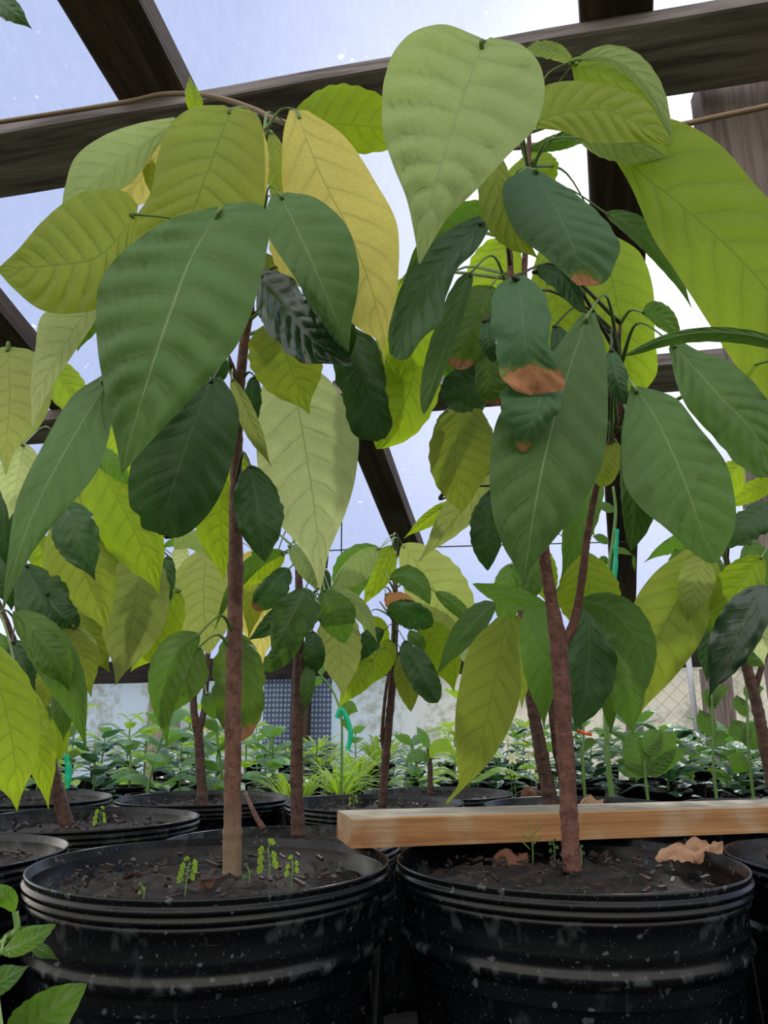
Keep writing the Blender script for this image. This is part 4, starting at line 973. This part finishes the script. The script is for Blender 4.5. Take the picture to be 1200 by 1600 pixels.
# ------------------------------------------------------------------ the seedlings at the back
def sleaf(mb, b, d, L, w, droop=.25, shape='drip', fold=.25, seed=0, nu=10, nv=3):
    d = d.normalized(); up = Vector((0, 0, 1)); c = d.cross(up)
    nor = c.cross(d).normalized() if c.length > .01 else Vector((0, -1, 0))
    blade(mb, [b, b + d * L * .5 + up * L * .06, b + d * L - up * L * droop], w, w, shape, nor, fold, 0, 0, seed, .06, 0, nu, nv, 6)
def seedling(kind, seed):
    rnd = random.Random(seed); st, fo, fl = MB(), MB(), MB(); h = {'coffee': .29, 'broad': .28, 'strap': .22, 'citrus': .27, 'tallcoffee': .35}[kind]
    if kind != 'strap':
        top = Vector((rnd.uniform(-.02, .02), rnd.uniform(-.02, .02), h)); tube(st, spline([Vector((0, 0, .0)), Vector((.005, 0, h * .5)), top], 8), .004 if kind != 'citrus' else .003, 6)
    mat = 'seed'
    if kind in ('coffee', 'tallcoffee'):
        n = 5 if kind == 'coffee' else 6
        for k in range(n):
            z = h * (.30 + .68 * k / (n - 1)); a0 = k * 1.6 + rnd.random()
            for s in (0, math.pi):
                a = a0 + s + rnd.uniform(-.2, .2); el = .25 + .5 * k / n; L = rnd.uniform(.135, .185) * (1 - .3 * (k / n)); b = top * (z / h)
                sleaf(fo, b, Vector((math.cos(a), math.sin(a), el)), L, L * .23, .28, 'oval' if k < n - 1 else 'drip', .3, k)
    elif kind == 'broad':
        mat = 'seed'
        for k in range(9):
            z = h * (.4 + .6 * k / 8); a = k * 2.4 + rnd.random(); L = rnd.uniform(.10, .14)
            sleaf(fo, top * (z / h), Vector((math.cos(a), math.sin(a), .7)), L, L * .33, .1, 'blunt', .15, k)
    elif kind == 'citrus':
        for k in range(30):
            z = h * (.3 + .7 * k / 29); a = k * 2.4 + rnd.random(); L = rnd.uniform(.07, .11); b = top * (z / h) + Vector((math.cos(a), math.sin(a), 0)) * rnd.uniform(0, .05)
            sleaf(fo, b, Vector((math.cos(a), math.sin(a), rnd.uniform(-.1, .6))), L, L * .26, .15, 'oval', .2, k, 8, 2)
            if k % 5 == 0: tube(st, [top * (z / h), b], .0015, 5)
    else:
        for k in range(46):
            a = k * 2.4; el = rnd.uniform(.25, 1.6); L = rnd.uniform(.13, .20)
            d = Vector((math.cos(a), math.sin(a), el)).normalized(); b = Vector((math.cos(a) * .01, math.sin(a) * .01, .115))
            c = d.cross(Vector((0, 0, 1))); nor = c.cross(d).normalized()
            blade(fo, [b, b + d * L * .6, b + d * L * .85 + Vector((d.x, d.y, -.6)) * L * .25], .0055, .0055, 'strap', nor, .3, 0, 0, k, 0, 0, 10, 1)
        h = .12
    return st, fo
pm = MB(); lathe(pm, 0, 0, [(.0, .002), (.045, .0), (.058, .11), (.062, .112), (.062, .122), (.058, .122), (.054, .10), (.0, .10)], 24)
protos = {}
KL = {
 'coffee': ('pointed paired leaf seedling with toothed looking glossy leaves, among the far seedlings', 'glossy paired leaf seedlings behind the pots', 'seed'),
 'tallcoffee': ('taller seedling holding bright lime paired leaves above the far seedlings', 'bright lime tipped seedlings behind the pots', 'seedlime'),
 'broad': ('seedling with rounded broad leaves among the far seedlings', 'round leaved seedlings behind the pots', 'seed'),
 'citrus': ('bushy dark small leaved seedling among the far seedlings', 'dark bushy seedlings behind the pots', 'seeddark'),
 'strap': ('tuft of arching grassy strap leaves among the far seedlings', 'grassy tufts behind the pots', 'seedlime'),
}
def put_seedling(kind, var, x, y, z, rz, s):
    key = (kind, var); lab, grp, mat = KL[kind]
    if key not in protos:
        st, fo = seedling(kind, hash_(kind) + var * 17)
        r = empty(kind_name[kind], (0, 0, 0)); kids = []
        if st.v: kids.append(st.build('stem', STEMG, r))
        kids.append(fo.build('foliage', LM[mat], r))
        p = pm.build('pot', POT, r); kids.append(p)
        protos[key] = (r, kids, [False])
    r0, kids, used = protos[key]
    if not used[0]: used[0] = True; r = r0
    else:
        r = r0.copy(); COL.objects.link(r)
        for k in kids:
            c = k.copy(); COL.objects.link(c); c.parent = r
    r.location = (x, y, z); r.rotation_euler = (0, 0, rz); r.scale = (s, s, s)
    prop(r, lab, 'seedling', grp)
    return r
kind_name = {'coffee': 'coffee_seedling', 'tallcoffee': 'lime_leaf_seedling', 'broad': 'broad_leaf_seedling', 'citrus': 'bushy_seedling', 'strap': 'grass_tuft'}
def hash_(k): return sum(map(ord, k))
rnd = random.Random(11)
BZ = .15
bench = empty('seedling_bench', (0, 3.4, 0)); prop(bench, 'low dark bench carrying the far seedlings in front of the back wall film', 'bench')
m = MB()
for k in range(17):
    box(m, (-.1, 2.25 + k * .155, BZ - .012), 6.0, .12, .024)
m.build('bench_top', WD2, bench, smooth=False)
for sx_ in (-2.8, -1, 1, 2.6):
    for yy in (2.25, 3.4, 4.6):
        m = MB(); box(m, (sx_, yy, (BZ - .024) / 2), .06, .06, BZ - .024); m.build('leg', WD2, bench, smooth=False)
TX = [at(q, 1200, 2.225).x for q in (104, 912, 955, 1172, 1115, 1010)]
rows = [(2.30, 13, 1.06), (2.52, 13, 1.12), (2.76, 14, 1.1), (3.05, 15, 1.02), (3.4, 15, 1.05), (3.8, 16, 1.08), (4.2, 16, 1.1), (4.6, 16, 1.1)]
for ri, (Y, n, s0) in enumerate(rows):
    half = Y * .60
    for k in range(n):
        x = -half + 2 * half * (k + .5 * (ri % 2)) / (n - 1) + rnd.uniform(-.03, .03); y = Y + rnd.uniform(-.07, .07)
        px = 600 + x / Y * 1200
        if px < 430: ch = ['coffee', 'tallcoffee', 'coffee', 'citrus', 'coffee']
        elif px < 620: ch = ['strap', 'strap', 'coffee', 'citrus'] 
        elif px < 900: ch = ['coffee', 'citrus', 'coffee', 'citrus', 'tallcoffee']
        else: ch = ['broad', 'citrus', 'coffee', 'broad', 'citrus']
        if any(abs(x - tx) < .10 and abs(y - 2.225) < .17 for tx in TX): continue
        if ri < 3 and 450 < px < 625: ch = ['strap']
        kd = rnd.choice(ch); sc = s0 * rnd.uniform(.82, 1.06)
        if 400 < px < 620 and kd != 'strap': sc *= .85
        if kd == 'strap': sc *= .86 + .05 * ri
        if 600 < px < 720: sc *= .8
        put_seedling(kd, rnd.randrange(3), x, y, BZ, rnd.random() * 6.28, sc)

# three taller plants carrying tape
def tall(px, py_top, Y, label, segs, leaves, wid=.005, name='tall_seedling'):
    Y = max(Y, 2.225); B = at(px, 1200, Y); r = empty(name, (B.x, B.y, BZ)); prop(r, label, 'plant')
    P = [Vector((B.x, B.y, BZ + .05))] + [at(a, b, Y) for a, b in segs]; pq = MB(); pq.add([v + Vector((B.x, B.y, BZ)) for v in pm.v], pm.f); pq.build('pot', POT, r); q = spline(P, 30); m = MB(); tube(m, q, [wid * (1 - .5 * i / 30) for i in range(31)], 8); m.build('stem', STEMG, r)
    fo = MB()
    for (a, b, c, d, w) in leaves:
        p0, p1 = at(a, b, Y), at(c, d, Y + .03); blade(fo, [p0, p0.lerp(p1, .5) + Vector((0, 0, .01)), p1], w / F * Y, w / F * Y, 'drip', Vector((0, -1, .25)).normalized(), .2, .1, 0, a, .05, 0, 14, 4)
    fo.build('foliage', LM['mid'], r); return r
tall(534, 1040, 2.5, 'green stemmed plant tied with tape in front of the shade cloth', [(534, 1180), (533, 1120), (520, 1080), (498, 1050)], [(533, 1110, 560, 1112, 12), (505, 1062, 480, 1078, 8), (500, 1055, 510, 1035, 6), (534, 1125, 552, 1150, 6)])
tall(955, 800, 2.2, 'tall bare green stem tied with tape beside the right hand dark rafter', [(948, 1160), (946, 1000), (950, 900), (957, 850), (962, 800), (958, 760)], [(955, 862, 990, 868, 6), (950, 850, 925, 838, 9), (948, 870, 935, 900, 8), (990, 868, 992, 895, 3), (960, 800, 930, 790, 10)], .008)
tall(1172, 1080, 2.0, 'young tree with rounded lime leaves beside the grey post at the right', [(1170, 1180), (1168, 1120), (1165, 1070)], [(1168, 1160, 1140, 1125, 18), (1168, 1170, 1192, 1130, 18), (1165, 1120, 1150, 1085, 12), (1168, 1190, 1145, 1210, 16), (1165, 1090, 1195, 1075, 12)])
tall(1115, 1060, 1.95, 'upright seedling with paired oval lime leaves left of the grey post', [(1115, 1200), (1114, 1140), (1112, 1085)], [(1114, 1150, 1092, 1108, 15), (1113, 1110, 1104, 1075, 10), (1113, 1108, 1122, 1072, 10), (1114, 1160, 1140, 1150, 9), (1112, 1100, 1142, 1072, 8)])
tall(1010, 1130, 1.98, 'clump of big rounded green leaves right behind the board', [(1008, 1210), (1008, 1190)], [(1008, 1215, 985, 1140, 24), (1010, 1210, 1060, 1140, 22), (1012, 1212, 1078, 1168, 14), (1006, 1215, 975, 1180, 20), (1012, 1180, 1035, 1140, 16)])
tall(104, 1150, 2.3, 'thin green stem tied low with tape behind the leaning trunk at the left', [(104, 1210), (104, 1150)], [(104, 1160, 82, 1140, 6), (104, 1155, 122, 1132, 6), (104, 1185, 128, 1180, 6)])
tall(912, 1100, 2.2, 'slim stem carrying orange tape right of the forked trunk', [(912, 1210), (912, 1110)], [(912, 1120, 900, 1100, 6), (912, 1120, 930, 1105, 6), (912, 1170, 935, 1160, 7)])
def ribbon(pts, Y, w, label, mat=TAPE):
    m = MB(); P = spline([at(a, b, Y) for a, b in pts], 24); hw = w / F * Y / 2
    vs = []; 
    for i, p in enumerate(P):
        t = (P[min(i + 1, 24)] - P[max(i - 1, 0)]).normalized(); c = t.cross(Vector((0, -1, 0))).normalized(); c = Matrix.Rotation(.5 * math.sin(i * .35), 3, t) @ c
        vs += [p + c * hw, p - c * hw, p - c * hw + Vector((0, .0012, 0)), p + c * hw + Vector((0, .0012, 0))]
    m.add(vs, [(i * 4 + j, i * 4 + (j + 1) % 4, i * 4 + 4 + (j + 1) % 4, i * 4 + 4 + j) for i in range(24) for j in range(4)])
    prop(m.build('flagging_tape', mat, origin=P[0]), label, 'tape')
ribbon([(526, 1122), (533, 1108), (544, 1128), (548, 1150), (543, 1172)], 2.495, 8, 'short green tape knotted round a stem in front of the shade cloth')
ribbon([(963, 826), (962, 850), (962, 875), (959, 907)], 2.22, 9, 'long green tape hanging beside the right hand dark rafter')
ribbon([(103, 1180), (107, 1205), (104, 1232)], 2.295, 10, 'green tape low behind the leaning trunk at the left')
ribbon([(902, 1141), (912, 1145), (925, 1148)], 2.22, 5, 'orange tape strip right of the forked trunk', TAPEO)
def flower(px, py, Y, s, label, mat=PETAL):
    P = at(px, py, Y); m = MB()
    for k in range(6):
        a = k * 1.047; d = Vector((math.cos(a), -.4, math.sin(a))).normalized(); blade(m, [P, P + d * s * .5, P + d * s], s * .2, s * .2, 'oval', Vector((0, -1, 0)), .2, nu=6, nv=2)
    fr = empty('flower', (P.x, P.y, BZ)); m.build('petals', mat, fr); m = MB(); tube(m, [Vector((P.x + .01, P.y + .01, BZ)), P.lerp(Vector((P.x, P.y, BZ)), .4) + Vector((.006, 0, 0)), P], .0015, 6); m.build('stem', STEMG, fr)
    prop(fr, label, 'flower', 'pale flowers among the seedlings')
YEL = plain('petal_yellow', (.75, .52, .12), .6, .2, .2, trans=.3)
flower(800, 1184, 2.3, .022, 'white flower behind the board, lowest of the pale blossoms'); flower(793, 1157, 2.3, .014, 'cream bud like flower above the white blossom behind the board'); flower(826, 1180, 2.3, .012, 'yellowish small flower right of the white blossom behind the board')
flower(325, 1132, 2.4, .026, 'yellow withered flower between the two stems at the left', YEL)
